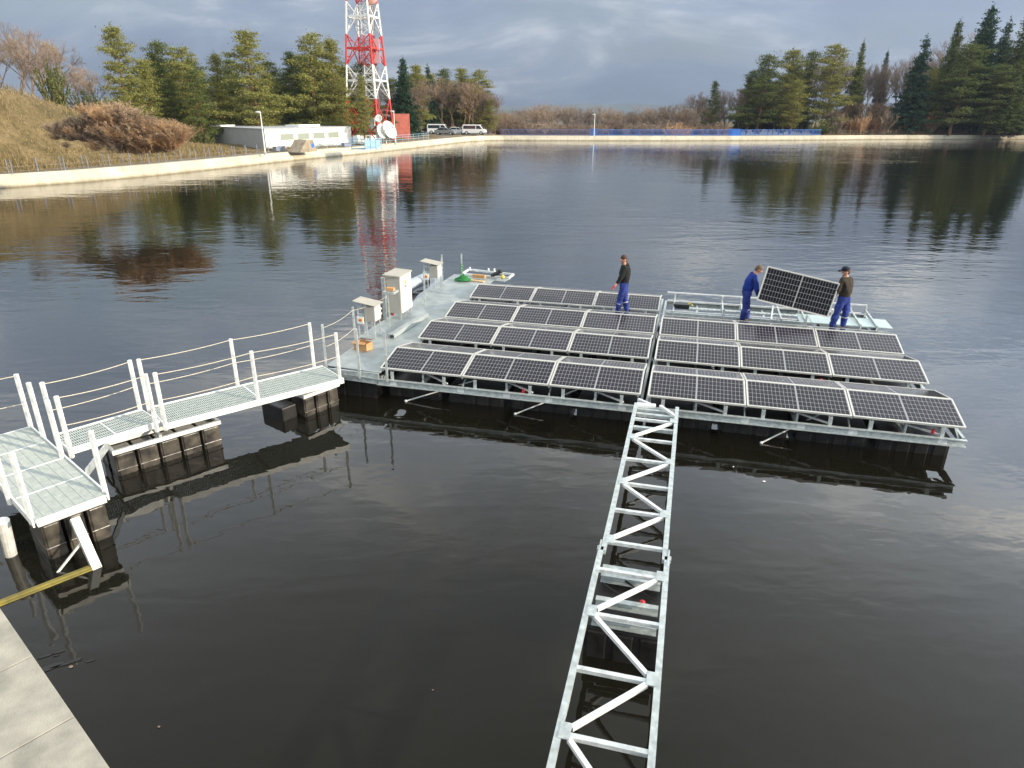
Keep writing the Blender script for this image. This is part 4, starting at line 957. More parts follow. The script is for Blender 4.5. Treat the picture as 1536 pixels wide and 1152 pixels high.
# ------------------------------------------------------------------ lattice mast
def mast():
    base = aty(557, 214, 112); base.z = 1.0; B = base.xy
    t = thing('lattice_mast', 'tall red and white lattice mast standing behind the far left bank', 'mast', (B.x, B.y, 1.0))
    a0 = R(29)
    def leg(k, z):
        r = 3.86-(z-1)*.080; r = max(r, 1.1); a = a0+k*math.pi/2
        return Vector((B.x+r*math.cos(a), B.y+r*math.sin(a), z))
    zs = [1.0, 7.3, 11.9, 16.0, 20.2, 24.2, 28.0, 31.8, 35.4]
    for i in range(len(zs)-1):
        z0, z1 = zs[i], zs[i+1]; zm = (z0+z1)/2+.2; mt = RED if i % 2 == 0 else TWHITE; m = MB(); th = .20 if i < 4 else .15
        if i == 0: zm = 3.9
        for k in range(4):
            m.tube([leg(k, z0), leg(k, z1)], th*.75, 8)
            a, b = leg(k, zm), leg(k+1, zm); mid = (a+b)/2
            m.bar(a, b, .20, .24)
            for p in (leg(k, z0), leg(k+1, z0), leg(k, z1), leg(k+1, z1)): m.bar(p, mid, .11, .11)
            m.bar(leg(k, (z0+zm)/2), leg(k, z0).lerp(mid, .5), .06, .06); m.bar(leg(k+1, (z0+zm)/2), leg(k+1, z0).lerp(mid, .5), .06, .06)
            m.bar(leg(k, (z1+zm)/2), leg(k, z1).lerp(mid, .5), .06, .06); m.bar(leg(k+1, (z1+zm)/2), leg(k+1, z1).lerp(mid, .5), .06, .06)
        m.bar(leg(0, zm), leg(2, zm), .08, .08); m.bar(leg(1, zm), leg(3, zm), .08, .08)
        q_ = .75; n_ = 4
        cs = [Vector((B.x+.6+a*q_, B.y+b*q_, 0)) for a, b in ((-1, -1), (1, -1), (1, 1), (-1, 1))]
        for k in range(4):
            m.bar(cs[k]+Vector((0, 0, z0)), cs[k]+Vector((0, 0, z1)), .09, .09)
            for j in range(n_):
                za_, zb_ = z0+(z1-z0)*j/n_, z0+(z1-z0)*(j+1)/n_; c0_, c1_ = cs[k], cs[(k+1) % 4]
                if j % 2: c0_, c1_ = c1_, c0_
                m.bar(c0_+Vector((0, 0, za_)), c1_+Vector((0, 0, zb_)), .06, .06); m.bar(c0_+Vector((0, 0, za_)), c1_+Vector((0, 0, za_)), .05, .05)
        m.build('tower_section', mt, t)
    m = MB(); c = Vector((B.x-.3, B.y, 0))
    for q in (-.28, .28): m.bar(c+Vector((q, 0, 1)), c+Vector((q, 0, 35)), .07, .07)
    for i in range(81): m.bar(c+Vector((-.28, 0, 1.5+i*.41)), c+Vector((.28, 0, 1.5+i*.41)), .05, .05)
    for i in range(19): 
        z = 3+i*1.7; m.tube([c+Vector((.5*math.cos(a), .5*math.sin(a)-.2, z)) for a in [j*.7 for j in range(10)]], .03, 4)
    m.build('ladder', GREYBLUE, t)
    m = MB(); c = Vector((B.x+1.1, B.y, 0))
    for q in (0, .28, .5): m.tube([c+Vector((q, 0, 1)), c+Vector((q, 0, 34.5))], .07, 6)
    m.build('cable_run', mat('cable_sheath', (.13, .13, .16), .6), t)
    pk = mat('pinkish_panel', (.48, .30, .34), .6)
    for z in (12.9, 14.7): m = MB(); m.box((B.x+1.5, B.y-.4, z), (1.5, .5, 1.5)); m.build('equipment_panel', pk, t)
    m = MB(); m.tube([(B.x+1.6, B.y-1.2, 20.6), (B.x+1.6, B.y-1.5, 20.7)], 1.0, 20); m.ball((B.x+1.6, B.y-1.4, 20.7), (.98, .35, .98), 18, 8); m.build('drum_antenna', mat('pale_red_drum', (.60, .33, .28), .6), t, smooth=True)
    return B
B = mast()
def dish(px, py, Y, r, label, dr=(0, -1, .1), stand=True):
    p = aty(px, py, Y)
    t = thing('satellite_dish', label, 'satellite dish', (p.x, p.y, 1.0), 0, 'dishes at the foot of the mast')
    d = Vector(dr).normalized(); a = d.cross(Vector((0, 0, 1))).normalized(); b = a.cross(d)
    m = MB(); rings = []; n = 20
    vs = []; fs = []
    for j in range(5):
        q = j/4; rr = r*q+.001
        for k in range(n): an = 2*math.pi*k/n; vs.append(p+a*rr*math.cos(an)+b*rr*math.sin(an)+d*(.30*r*q*q))
    for j in range(5):
        q = 1-j/4; rr = r*q*1.0+.001
        for k in range(n): an = 2*math.pi*k/n; vs.append(p+a*rr*math.cos(an)+b*rr*math.sin(an)+d*(.30*r*q*q-.06))
    for j in range(9):
        for k in range(n): fs.append((j*n+k, j*n+(k+1) % n, (j+1)*n+(k+1) % n, (j+1)*n+k))
    m.add(vs, fs); m.build('reflector', WHITE, t, smooth=True)
    m = MB(); m.tube([p+d*r*.75, p+d*r*.92], r*.10, 8)
    for k in range(3): an = k*2.1+.5; m.tube([p+a*r*.9*math.cos(an)+b*r*.9*math.sin(an)+d*r*.25, p+d*r*.8], .025, 5)
    m.build('feed_arm', STEEL, t)
    m = MB(); m.tube([p-d*.1, p-d*.5+Vector((0, 0, -.2)), Vector((p.x-d.x*.5, p.y-d.y*.5, .95))], .10, 8)
    m.build('stand', STEEL, t)
dish(560, 186, 104, .85, 'round white dish with red feed directly left of the mast leg', (-.75, -.6, .25))
dish(571, 197, 103, 1.0, 'white dish low between the mast legs', (.85, -.5, .2))
dish(582, 196, 104, 1.3, 'largest white dish right of the mast leg, tilted up', (.75, -.45, .4))
dish(568, 178, 106, .55, 'small white dish above the other dishes', (-.1, -.8, .3))
# blue platform by the dishes
t = thing('blue_platform', 'pale blue railed service platform at the water edge below the mast', 'platform', (*at(557, 213, .95).xy, .95))
pA, pB = at(548, 226, .95), at(572, 224, .95)
uu = (pB-pA).normalized(); vv = Vector((-uu.y, uu.x, 0))
def pp(a, b, z): q = pA+uu*a+vv*b; return Vector((q.x, q.y, z))
Lp = (pB-pA).length
for (a, b) in ((0, 0), (Lp/3, 0), (2*Lp/3, 0), (Lp, 0), (0, 2), (Lp, 2)):
    m = MB(); m.bar(pp(a, b, .9), pp(a, b, 2.3), .08, .08); m.build('post', PALEBLUE, t)
m = MB(); m.box(pp(Lp/2, 1, 1.12), (Lp, 2, .10), math.atan2(uu.y, uu.x)); m.build('floor', PALEBLUE, t)
m = MB()
for z in (1.5, 1.9, 2.3): m.bar(pp(0, 0, z), pp(Lp, 0, z), .07, .07); m.bar(pp(0, 0, z), pp(0, 2, z), .07, .07)
m.box(pp(Lp/2, .06, 1.7), (Lp-.2, .03, .9), math.atan2(uu.y, uu.x)); m.build('rail', PALEBLUE, t)
# red container
p = aty(603, 208, 124); 
t = thing('red_container', 'tall red sheet-metal container beside the mast, seen on its corner', 'container', (p.x, p.y, 1.0), R(14))
def LW(t_, v): return ident(t_) @ Vector(v)
m = MB()
def corr(mb, c, sz, t_, n1, n2):
    mb.box(LW(t_, c), sz, R(14))
m.box(LW(t, (0, 1.4, 2.05)), (2.7, 4.6, 4.0), R(14)); wl = m.build('container_wall', CONTR, t)
m = MB()
for i in range(9): m.box(LW(t, (-1.25+i*.31, -.92, 2.05)), (.10, .04, 3.7), R(14))
for i in range(12): m.box(LW(t, (-1.37, -.6+i*.36, 2.05)), (.04, .12, 3.7), R(14))
m.build('rib', CONTR, t)
m = MB(); m.box(LW(t, (0, 1.4, 4.1)), (2.8, 4.7, .08), R(14)); m.build('roof', CONTR, t)

# ------------------------------------------------------------------ white building
cA, cB, cC = at(318, 218, 1.0), at(400, 225.5, 1.0), at(528, 217, 1.0)
t = thing('white_building', 'low white flat-roofed building with four windows on the far left bank', 'building', (cB.x, cB.y, 1.0))
cD = cA+(cC-cB)*.8
ZRF = 3.42
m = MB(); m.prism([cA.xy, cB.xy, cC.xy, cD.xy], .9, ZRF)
m.m = [0, 0, 1, 0, 0, 0]; wl = m.build('wall', [WALLW, mat('shaded_end_wall', (.34, .34, .33), .8, 0, .2, var=.06, vscale=1.2)], t)  # end wall coloured darker to carry the shade on that side
u1 = (cC-cB).normalized(); L1 = (cC-cB).length; nrm = Vector((u1.y, -u1.x, 0))
m = MB(); m.prism([((cB-u1*.12+nrm*.12)+(cA-cB)*0).xy, (cC+nrm*.12).xy, (cD+u1*.1).xy, (cA-u1*.1).xy], ZRF+.002, ZRF+.10); rf = m.build('roof', ROOF, t)
m = MB(); c_ = cB+u1*(L1*.62)-nrm*3; m.box((c_.x, c_.y, ZRF+.24), (4.5, 2.2, .28), math.atan2(u1.y, u1.x)); m.build('roof_light', WHITE, rf)
c_ = cB.lerp(cA, .8)+u1*1.2; m = MB(); m.box((c_.x, c_.y, ZRF+.2), (2.6, .8, .2), math.atan2(u1.y, u1.x)); m.build('roof_light', WHITE, rf)
def frac(px):   # how far along the front wall a ray through pixel column px lands
    best = min((abs(proj_px(cB+u1*L1*i/400)-px), i/400) for i in range(401)); return best[1]
def proj_px(X):
    x, y, z = X[0], X[1], X[2]-CAM_H; fw = y*cp-z*sp; up_ = y*sp+z*cp; u = F_PX*x/fw; v = -F_PX*up_/fw; return 768+u*cr-v*sr
for a, b in ((421, 443), (447, 466), (470, 489), (492, 510)):
    fa, fb = frac(a)*L1, frac(b)*L1
    m = MB(); c_ = cB+u1*((fa+fb)/2)+nrm*.03; m.box((c_.x, c_.y, 2.45), (fb-fa, .06, .95), math.atan2(u1.y, u1.x)); fo = m.build('window', WALLW, t)
    m = MB(); c_ = cB+u1*((fa+fb)/2)+nrm*.065; m.box((c_.x, c_.y, 2.45), (fb-fa-.3, .02, .75), math.atan2(u1.y, u1.x)); m.build('pane', GLASSD, fo)
m = MB(); c_ = cB+u1*(L1*.5)+nrm*.03; m.box((c_.x, c_.y, 1.1), (L1, .05, .3), math.atan2(u1.y, u1.x)); m.build('plinth', WALLG, t)
# low white annex wall right of it
q0, q1 = at(529, 216, 1.0), at(565, 214.5, 1.0)
m = MB(); m.bar((q0.x, q0.y, 1.55), (q1.x, q1.y, 1.55), .3, 1.25); tag(m.build('low_white_wall', WALLW), 'low white wall joining the building to the mast foot', 'wall')
# wedge shaped concrete kiosk with blue mark
p = at(455, 227.5, .95); t = thing('concrete_wedge', 'sloping concrete block with a blue oval mark at the water edge before the building', 'concrete block', (p.x, p.y, .95), math.atan2(u1.y, u1.x))
m = MB(); pl_ = [(-1.7, 0), (1.5, 0), (.9, 1.35), (-.3, 1.4)]; n = 4
vs = [LW(t, (x, -.9, z)) for x, z in pl_]+[LW(t, (x, .9, z)) for x, z in pl_]
m.add(vs, [(0, 1, 2, 3), (7, 6, 5, 4)]+[((i+1) % 4, i, 4+i, 4+(i+1) % 4) for i in range(4)]); m.build('block', mat('old_concrete', (.30, .25, .18), .9, var=.3, vscale=1.5, bump=.3), t)
m = MB(); 
for q in range(1): m.tube([LW(t, (.75, -.90, .7)), LW(t, (.75, -.93, .7))], .27, 14)
m.build('blue_mark', BLUE, t)
# little bench like boxes by the building
for q, (px, py) in enumerate(((419, 226), (520, 220))):
    p = at(px, py, 1.03); m = MB(); m.box((p.x, p.y, 1.25), (1.6, .5, .4), math.atan2(u1.y, u1.x)); m.box((p.x, p.y, 1.5), (1.8, .6, .06), math.atan2(u1.y, u1.x)); tag(m.build('low_bench', GREYBLUE), ['low grey box bench by the left end of the white building', 'low grey box bench by the right end of the white building'][q], 'bench')

# ------------------------------------------------------------------ lamps
def lamp(px, py, Y, ztop, label, zb=.95, arm=True, r=.09):
    p = aty(px, py, Y)
    t = thing('street_lamp', label, 'street lamp', (p.x, p.y, zb), 0, 'lamp posts along the shore')
    m = MB(); m.tube([(p.x, p.y, zb), (p.x, p.y, zb+1), (p.x, p.y, ztop)], [r, r*.9, r*.6], 8); m.build('pole', TWHITE, t)
    m = MB(); m.ball((p.x-.22, p.y-.05, ztop+.03), (.36, .18, .13), 10, 6); m.build('lamp_head', mat('lamp_grey', (.55, .55, .55), .5), t, smooth=True)
    m = MB(); m.tube([(p.x, p.y, zb), (p.x, p.y, zb+.3)], r*1.6, 8); m.build('base', STEEL, t)
lamp(398, 231, 80, 5.35, 'tall white lamp post in front of the shaded grey end of the building')
lamp(593, 212, 106, 5.5, 'white lamp post just right of the mast foot')
lamp(891, 200, 152.2, 5.1, 'lone lamp post standing over the blue railing on the far shore')
# blue boxes at the far railing
for (px, a, lb) in ((890, 1.6, 'blue cabinet at the foot of the lamp on the far shore'), (1102, 3.0, 'blue cabinet further right along the far railing')):
    Yb = 152.5 if px < 1000 else 157.5
    p = aty(px, 200, Yb); t = thing('blue_cabinet', lb, 'cabinet', (p.x, p.y, .95))
    m = MB(); m.box((p.x, p.y, 1.6), (a*.8, .6, 1.35)); m.build('cabinet_body', BLUE, t)
    m = MB(); m.box((p.x, p.y, 2.3), (a*.86, .7, .08)); m.build('lid', BLUE, t)

# ------------------------------------------------------------------ fences
def along(i0, off):
    p = SH[i0 % NS]; return p+(p-CEN).normalized()*off
def shore_path(pred, off): return [p+(p-CEN).normalized()*off for p in SH if pred(p)]
def place_posts(path, step):
    out_ = []; acc = 0
    for a, b in zip(path, path[1:]):
        L = (b-a).length; d = (b-a)/L
        s_ = acc
        while s_ < L: out_.append(a+d*s_); s_ += step
        acc = s_-L
    return out_
t = thing('shore_fence', 'thin grey-blue post fence along the grassy left bank', 'fence', (-37, 53, .95))
path = shore_path(lambda p: 38 < p.y < 90 and p.x < -20, 1.35)
for q in place_posts(path, 2.05):
    m = MB(); m.bar((q.x, q.y, .93), (q.x, q.y, 2.0), .045, .045); m.build('post', GREYBLUE, t)
for z in (1.12, 1.45):
    m = MB()
    for a, b in zip(path, path[1:]): m.bar((*a, z), (*b, z), .015, .018)
    m.build('rail', BARK_G, t)
t = thing('shore_fence', 'pale blue rail fence on the bank between building and parked cars', 'fence', (-22, 100, .95))
path = shore_path(lambda p: 88 < p.y < 128 and p.x < -10, 1.35)
for q in place_posts(path, 2.2):
    m = MB(); m.bar((q.x, q.y, .93), (q.x, q.y, 2.05), .05, .05); m.build('post', PALEBLUE, t)
for z in (1.35, 1.7, 2.03):
    m = MB()
    for a, b in zip(path, path[1:]): m.bar((*a, z), (*b, z), .03, .04)
    m.build('rail', PALEBLUE, t)
def blue_rail(x0, x1, matl, name, label, gap, bw):
    path = shore_path(lambda p: x0 <= p.x <= x1 and p.y > 140, 1.3)
    t = thing(name, label, 'railing', (*path[0], .95))
    for q in place_posts(path, 3.0):
        m = MB(); m.bar((q.x, q.y, .93), (q.x, q.y, 2.18), .09, .09); m.build('post', matl, t)
    m = MB()
    for z in (1.12, 2.15):
        for a, b in zip(path, path[1:]): m.bar((*a, z), (*b, z), .06, .08)
    m.build('rail', matl, t)
    m = MB()
    for q in place_posts(path, gap): m.bar((q.x, q.y, 1.1), (q.x, q.y, 2.13), bw, .03)
    m.build('balusters', matl, t)
blue_rail(-3, 19, mat('faded_blue_paint', (.10, .13, .30), .6), 'far_railing', 'dull blue-violet railing on the left part of the far shore', .30, .07)
blue_rail(16, 70, BLUE, 'far_railing', 'vivid blue baluster railing along the middle of the far shore', .24, .05)
t = thing('wire_fence', 'thin brown wire fence on the right part of the far shore', 'fence', (80, 168, .95))
path = shore_path(lambda p: 70 <= p.x <= 150 and p.y > 140, 2.6)
for q in place_posts(path, 3.2):
    m = MB(); m.bar((q.x, q.y, .93), (q.x, q.y, 2.1), .07, .07); m.build('post', BARK_G, t)
m = MB()
for z in (1.3, 1.65, 2.0):
    for a, b in zip(path, path[1:]): m.bar((*a, z), (*b, z), .03, .03)
m.build('wire', BARK_G, t)

# ------------------------------------------------------------------ vehicles
def vehicle(kind, px, Y, rz, paint, label, name, L=4.9):
    p = aty(px, 203, Y); t = thing(name, label, 'van' if 'van' in name else 'car', (p.x, p.y, 1.03), rz, 'vehicles parked by the shore')
    if kind == 'van':
        H = 2.0; body = [(-2.45, .35), (2.35, .35), (2.45, .6), (2.42, .95), (2.0, 1.10), (1.35, 1.88), (1.1, 1.98), (-2.3, 2.0), (-2.45, 1.7)]; W_ = 1.9
        win = [(.50, 1.15), (1.75, 1.15), (1.22, 1.80), (.50, 1.80)]; win2 = [(-2.25, 1.15), (.35, 1.15), (.35, 1.80), (-2.2, 1.80)]
        wx = (-1.55, 1.55); wr = .36
    else:
        body = [(-2.1, .35), (2.1, .35), (2.15, .6), (2.0, .85), (1.1, .98), (.45, 1.42), (-1.0, 1.46), (-1.75, 1.02), (-2.12, .95)]; W_ = 1.7
        win = [(.05, 1.0), (.95, 1.0), (.40, 1.36), (.05, 1.36)]; win2 = [(-1.55, 1.02), (-.05, 1.0), (-.05, 1.37), (-.95, 1.38)]
        wx = (-1.35, 1.35); wr = .32
    def loc(poly, y0, y1):
        m = MB(); m.profile(poly, y0, y1); m.v = [tuple(LW(t, v)) for v in m.v]; return m
    loc(body, -W_/2, W_/2).build('body', paint, t, bevel=.05)
    for s_ in (-1, 1):
        ys = (s_*(W_/2+.006), s_*(W_/2-.03)); y0, y1 = min(ys), max(ys)
        loc(win, y0, y1).build('window', CARG, t)
        loc(win2, y0, y1).build('window', CARG, t)
        for x_ in wx:
            m = MB(); m.tube([LW(t, (x_, s_*(W_/2-.2), wr)), LW(t, (x_, s_*(W_/2+.02), wr))], wr, 16); wo_ = m.build('wheel', TYRE, t)
            m = MB(); m.tube([LW(t, (x_, s_*(W_/2+.0), wr)), LW(t, (x_, s_*(W_/2+.03), wr))], wr*.6, 12); m.build('rim', STEEL, wo_)
    if kind == 'van': ws = [LW(t, v) for v in ((1.98, -.8, 1.14), (1.98, .8, 1.14), (1.40, .72, 1.84), (1.40, -.72, 1.84))]
    else: ws = [LW(t, v) for v in ((1.08, -.7, 1.0), (1.08, .7, 1.0), (.50, .6, 1.40), (.50, -.6, 1.40))]
    fr = (ident(t).to_3x3() @ Vector((1, 0, .9))).normalized(); m = MB(); m.add(ws+[w_+fr*.03 for w_ in ws], [(0, 1, 2, 3), (4, 5, 6, 7), (0, 4, 5, 1), (1, 5, 6, 2), (2, 6, 7, 3), (3, 7, 4, 0)]); m.build('windscreen', CARG, t)
    fx = 2.44 if kind == 'van' else 2.12
    for s_ in (-1, 1):
        m = MB(); m.box(LW(t, (fx, s_*(W_/2-.25), .75)), (.06, .3, .16), rz); m.build('headlight', GLASSD, t)
        m = MB(); m.box(LW(t, (-fx, s_*(W_/2-.12), .95)), (.05, .12, .4 if kind == 'van' else .15), rz); m.build('tail_light', LAMPR, t)
    m = MB(); m.box(LW(t, (fx, 0, .45)), (.12, W_-.1, .2), rz); m.box(LW(t, (-fx, 0, .45)), (.12, W_-.1, .2), rz); m.build('bumper', GREYBLUE, t)
vehicle('van', 712, 152, R(-8), CARW, 'white van with side windows, rightmost of the parked vehicles', 'parked_van')
vehicle('van', 659, 156, R(-6), CARW, 'white box-like van, leftmost of the parked vehicles', 'parked_van')
vehicle('car', 668, 149, R(-10), CARS, 'dark silver car parked in front of the left van', 'parked_car')
vehicle('car', 686, 153.5, R(-8), CARW, 'small white car parked between the two vans', 'parked_car')

# ------------------------------------------------------------------ vegetation
def leaf_clump(mb, c, r, n, s, rnd, flat=1.0, up=0.0):
    for _ in range(n):
        d = Vector((rnd.gauss(0, 1), rnd.gauss(0, 1), rnd.gauss(0, 1)*flat)); d = d*(r*.55)
        p = c+d; a = Vector((rnd.uniform(-1, 1), rnd.uniform(-1, 1), rnd.uniform(-.6, .9))).normalized()*s*rnd.uniform(.6, 1.3)
        b = Vector((rnd.uniform(-1, 1), rnd.uniform(-1, 1), rnd.uniform(-1, 1))).normalized()*s*.38
        mb.v += [tuple(p-b), tuple(p+b), tuple(p+a)]; k = len(mb.v); mb.f.append((k-3, k-2, k-1)); mb.m.append(mb.cm)
def stem(mb, p, r0, r1, q, n=5):
    mb.tube([p, q], [r0, r1], n, cap=False)
def hero_pine(seed, slim=1., leafm=L_PINE, zlow=.1, fork=False):
    rnd = random.Random(seed); t = thing('pine_tree', 'x', 'tree'); tr = MB(); cr_ = MB()
    H = 10.; pts = []; x = y = 0
    for i in range(9):
        x += rnd.uniform(-.14, .14); y += rnd.uniform(-.14, .14); pts.append(Vector((x, y, H*.96*i/8)))
    tr.tube(pts, [.17-.018*i for i in range(9)], 7)
    nb = 58; lob = [rnd.uniform(.45, 1.3) for _ in range(14)]; ax = [rnd.uniform(-3.1, 3.1) for _ in range(14)]
    for i in range(nb):
        f = zlow+(1-zlow)*((i+.5)/nb)**.92; z = H*min(.99, f)
        k = int(min(f, .999)*8); tt = f*8-k; p = pts[min(k, 8)].lerp(pts[min(k+1, 8)], min(1, tt)); p.z = z*.97
        env = (1.02-f)**.62*(1 if f > .3 else .55+1.5*f)
        a = i*2.4+rnd.uniform(-.5, .5)
        ln = 2.9*slim*env*lob[int(f*13.9)]*(1+.35*math.cos(a-ax[int(f*13.9)]))*rnd.uniform(.6, 1.15)+.25; rise = rnd.uniform(-.10, .30)*ln
        q = p+Vector((math.cos(a)*ln, math.sin(a)*ln, rise)); stem(tr, p, .05*(1.15-f), .012, q, 4)
        ncl = max(2, int(ln/.42))
        for j in range(ncl):
            g = .25+.75*(j+.9)/ncl; c = p.lerp(q, g)+Vector((rnd.uniform(-.22, .22), rnd.uniform(-.22, .22), rnd.uniform(0, .2)))
            leaf_clump(cr_, c, rnd.uniform(.42, .72), 84, .165, rnd, .34)
    leaf_clump(cr_, pts[-1]+Vector((0, 0, .15)), .35, 70, .17, rnd, 1.3)
    tr.build('trunk', BARK_P, t); cr_.build('crown', leafm, t); return t
def spruce(seed, leafm=L_SPR, ragged=0.):
    rnd = random.Random(seed); t = thing('spruce_tree', 'x', 'tree'); tr = MB(); cr_ = MB(); H = 10.
    tr.tube([(0, 0, 0), (0, 0, H*.98)], [.16, .015], 7)
    n = 34
    for i in range(n):
        f = .07+.92*i/n; z = H*f; R_ = 2.5*(1-f)**.8*rnd.uniform(.7, 1.15)+.10; m_n = max(4, int(11*(1-f)+4))
        for j in range(m_n):
            if rnd.random() < ragged: continue
            a = j*6.283/m_n+i*.7+rnd.uniform(-.25, .25); ln = R_*rnd.uniform(.65, 1.12); q = Vector((math.cos(a)*ln, math.sin(a)*ln, z-ln*.22+.18*(ln > 1)))
            p = Vector((0, 0, z+.06)); stem(tr, p, .02, .006, q, 3)
            ncl = max(1, int(ln/.28))
            for k in range(ncl):
                g = (k+.6)/ncl; leaf_clump(cr_, p.lerp(q, g), .24+.10*(1-g), 26, .19, rnd, .5)
    leaf_clump(cr_, Vector((0, 0, H)), .12, 24, .16, rnd, 2.2)
    tr.build('trunk', BARK_D, t); cr_.build('crown', leafm, t); return t
def bare(seed, bark=BARK_G, twig=L_TWIG, H=10., spread=.55, depth=5, many=2, name='bare_tree', twigs=26):
    rnd = random.Random(seed); t = thing(name, 'x', 'tree'); tr = MB(); cr_ = MB()
    def grow(p, d, L, r, lev):
        n = 3; q = p
        for i in range(n):
            d = (d+Vector((rnd.gauss(0, .10), rnd.gauss(0, .10), rnd.gauss(0, .05)+.03))).normalized(); q2 = q+d*L/n
            tr.tube([q, q2], [r*(1-.25*i/n), r*(1-.25*(i+1)/n)], 4 if lev < 2 else 3, cap=False); q = q2
            if lev >= 1 and lev < depth and rnd.random() < .6:
                s_ = d.orthogonal().normalized(); s_.rotate(Matrix.Rotation(rnd.uniform(0, 6.28), 3, d)); grow(q, (d+s_*spread*rnd.uniform(.7, 1.3)).normalized(), L*.55, r*.45, max(lev+1, depth-2))
        if lev >= depth:
            for _ in range(twigs//3):
                dd = (d+Vector((rnd.gauss(0, .55), rnd.gauss(0, .55), rnd.gauss(.1, .4)))).normalized()*rnd.uniform(.25, .6)
                s_ = dd.orthogonal().normalized()*.011; k = len(cr_.v); o_ = p.lerp(q, rnd.random())
                cr_.v += [tuple(o_-s_), tuple(o_+s_), tuple(o_+dd)]; cr_.f.append((k, k+1, k+2)); cr_.m.append(0)
            return
        nb = many+(rnd.random() < .45)
        for j in range(nb):
            s_ = d.orthogonal().normalized(); s_.rotate(Matrix.Rotation(j*6.28/nb+rnd.uniform(-.5, .5), 3, d))
            grow(q, (d+s_*spread*rnd.uniform(.5, 1.2)).normalized(), L*rnd.uniform(.66, .82), r*.62, lev+1)
    grow(Vector((0, 0, 0)), Vector((0, 0, 1)), H*.30, .12, 0)
    tr.build('trunk', bark, t); cr_.build('twigs', twig, t); return t
STEMB = mat('pale_brush_stems', (.40, .27, .17), .9, 0, .2, var=.2, vscale=3)
def bush(seed, twig, n=2000, name='bush', H=2., leaf=False):
    rnd = random.Random(seed); t = thing(name, 'x', 'bush'); st_ = MB(); cr_ = MB()
    stems = []
    for i in range(46):
        a = rnd.uniform(0, 6.28); s_ = rnd.uniform(0, .9); b = Vector((math.cos(a)*rnd.uniform(0, .5), math.sin(a)*rnd.uniform(0, .5), 0)); e_ = b+Vector((math.cos(a)*s_*1.2, math.sin(a)*s_*1.2, H*rnd.uniform(.6, 1)*(1-.35*s_)))
        st_.tube([b, b.lerp(e_, .5)+Vector((0, 0, .1)), e_], [.02, .012, .005], 3, cap=False); stems.append((b, e_))
    for i in range(n):
        b, e_ = rnd.choice(stems); o_ = b.lerp(e_, rnd.uniform(.15, 1)); dd = Vector((rnd.gauss(0, .5), rnd.gauss(0, .5), rnd.gauss(.5, .4))).normalized()*rnd.uniform(.15, .45)
        s_ = dd.orthogonal().normalized()*(.016 if not leaf else .035); k = len(cr_.v); cr_.v += [tuple(o_-s_), tuple(o_+s_), tuple(o_+dd*(1 if not leaf else .4))]; cr_.f.append((k, k+1, k+2)); cr_.m.append(0)
    st_.build('stems', STEMB, t); cr_.build('twigs', twig, t); return t
protos = dict(
    pine=[hero_pine(1), hero_pine(2, .8), hero_pine(3, 1.1), hero_pine(4, .7)], bpine=[hero_pine(5, .9, L_PINEB), hero_pine(6, 1.1, L_PINEB)],
    spruce=[spruce(11), spruce(12, ragged=.2), spruce(13, L_PINEB, .15)],
    bare=[bare(21), bare(22, spread=.45), bare(23, spread=.65), bare(24, spread=.4, many=2)], brown=[bare(31, BARK_R, L_TWIGR), bare(32, BARK_R, L_TWIGR, spread=.45), bare(33, BARK_R, L_TWIGR, spread=.7)],
    bush=[bush(41, L_TWIGP), bush(42, L_TWIGR), bush(43, L_TWIG)], rust=[bush(51, L_RUST, 3000, leaf=True)], gbush=[bush(52, L_PINEB, 3500, leaf=True)])
used = {}
def plant(kind, px, ytop, Y, label, zb=None, group=None, wide=1., idx=None, X=None):
    lst = protos[kind]; i = used.get(kind, 0); used[kind] = i+1
    pr = lst[(idx if idx is not None else i) % len(lst)]
    p = aty(px, ytop, Y)
    if zb is None: zb = 1.0
    h = p.z-zb; base = 10. if kind not in ('bush', 'rust', 'gbush') else 2.
    top_ = max(v.co.z for v in pr.children[1].data.vertices) if 'toph' not in pr else pr['toph']
    pr['toph'] = top_
    key = pr.name+'_u'
    o = pr if key not in used else copy_tree(pr); used[key] = 1
    s_ = h/top_
    o.location = (p.x, p.y, zb-.05); o.scale = (s_*wide, s_*wide, s_); o.rotation_euler = (0, 0, random.uniform(0, 6.28))
    o['label'] = label
    if group: o['group'] = group
    return o
# pines left of the mast
rr0 = random.Random(19)
G1 = 'pines between the grassy bank and the mast'
for px, yt, Y, w_, k, lb in ((168, 44, 92, 1.0, 'pine', 'tall open pine with a tufted flat top, leftmost of the pines'), (214, 92, 96, 1.15, 'pine', 'broad yellow-green pine second from the left'), (236, 66, 102, 1.1, 'bpine', 'dark pine with a bright tip behind the gap left of the building'),
        (272, 74, 100, 1.1, 'pine', 'rounded sunlit pine above the left end of the building'), (290, 108, 96, 1.0, 'bpine', 'low dark pine tight behind the left end of the building'), (318, 84, 104, 1.0, 'pine', 'slim pale pine behind the shaded grey building wall'), (345, 92, 108, 1.0, 'bpine', 'half hidden pine left of the pointed pine'),
        (369, 50, 102, 1.25, 'pine', 'tallest broad pine with a pointed top behind the building lamp'), (398, 112, 106, 1.0, 'pine', 'low pine filling the gap right of the broad pointed one'), (432, 82, 110, 1.0, 'bpine', 'dark slim pine behind the middle of the white building'), (462, 53, 108, 1.05, 'pine', 'tall pine with a leaning tuft left of the mast'),
        (489, 62, 110, 1.15, 'pine', 'tall sunlit pine next to the mast'), (510, 118, 107, 1.0, 'pine', 'lower pine touching the left mast leg'), (540, 116, 103, .8, 'pine', 'small pine standing in front of the left mast legs'), (250, 120, 98, 1.1, 'bpine', 'low dark pine above the reddish brush')):
    plant(k, px, yt, Y, lb, group=G1, wide=w_*.86)
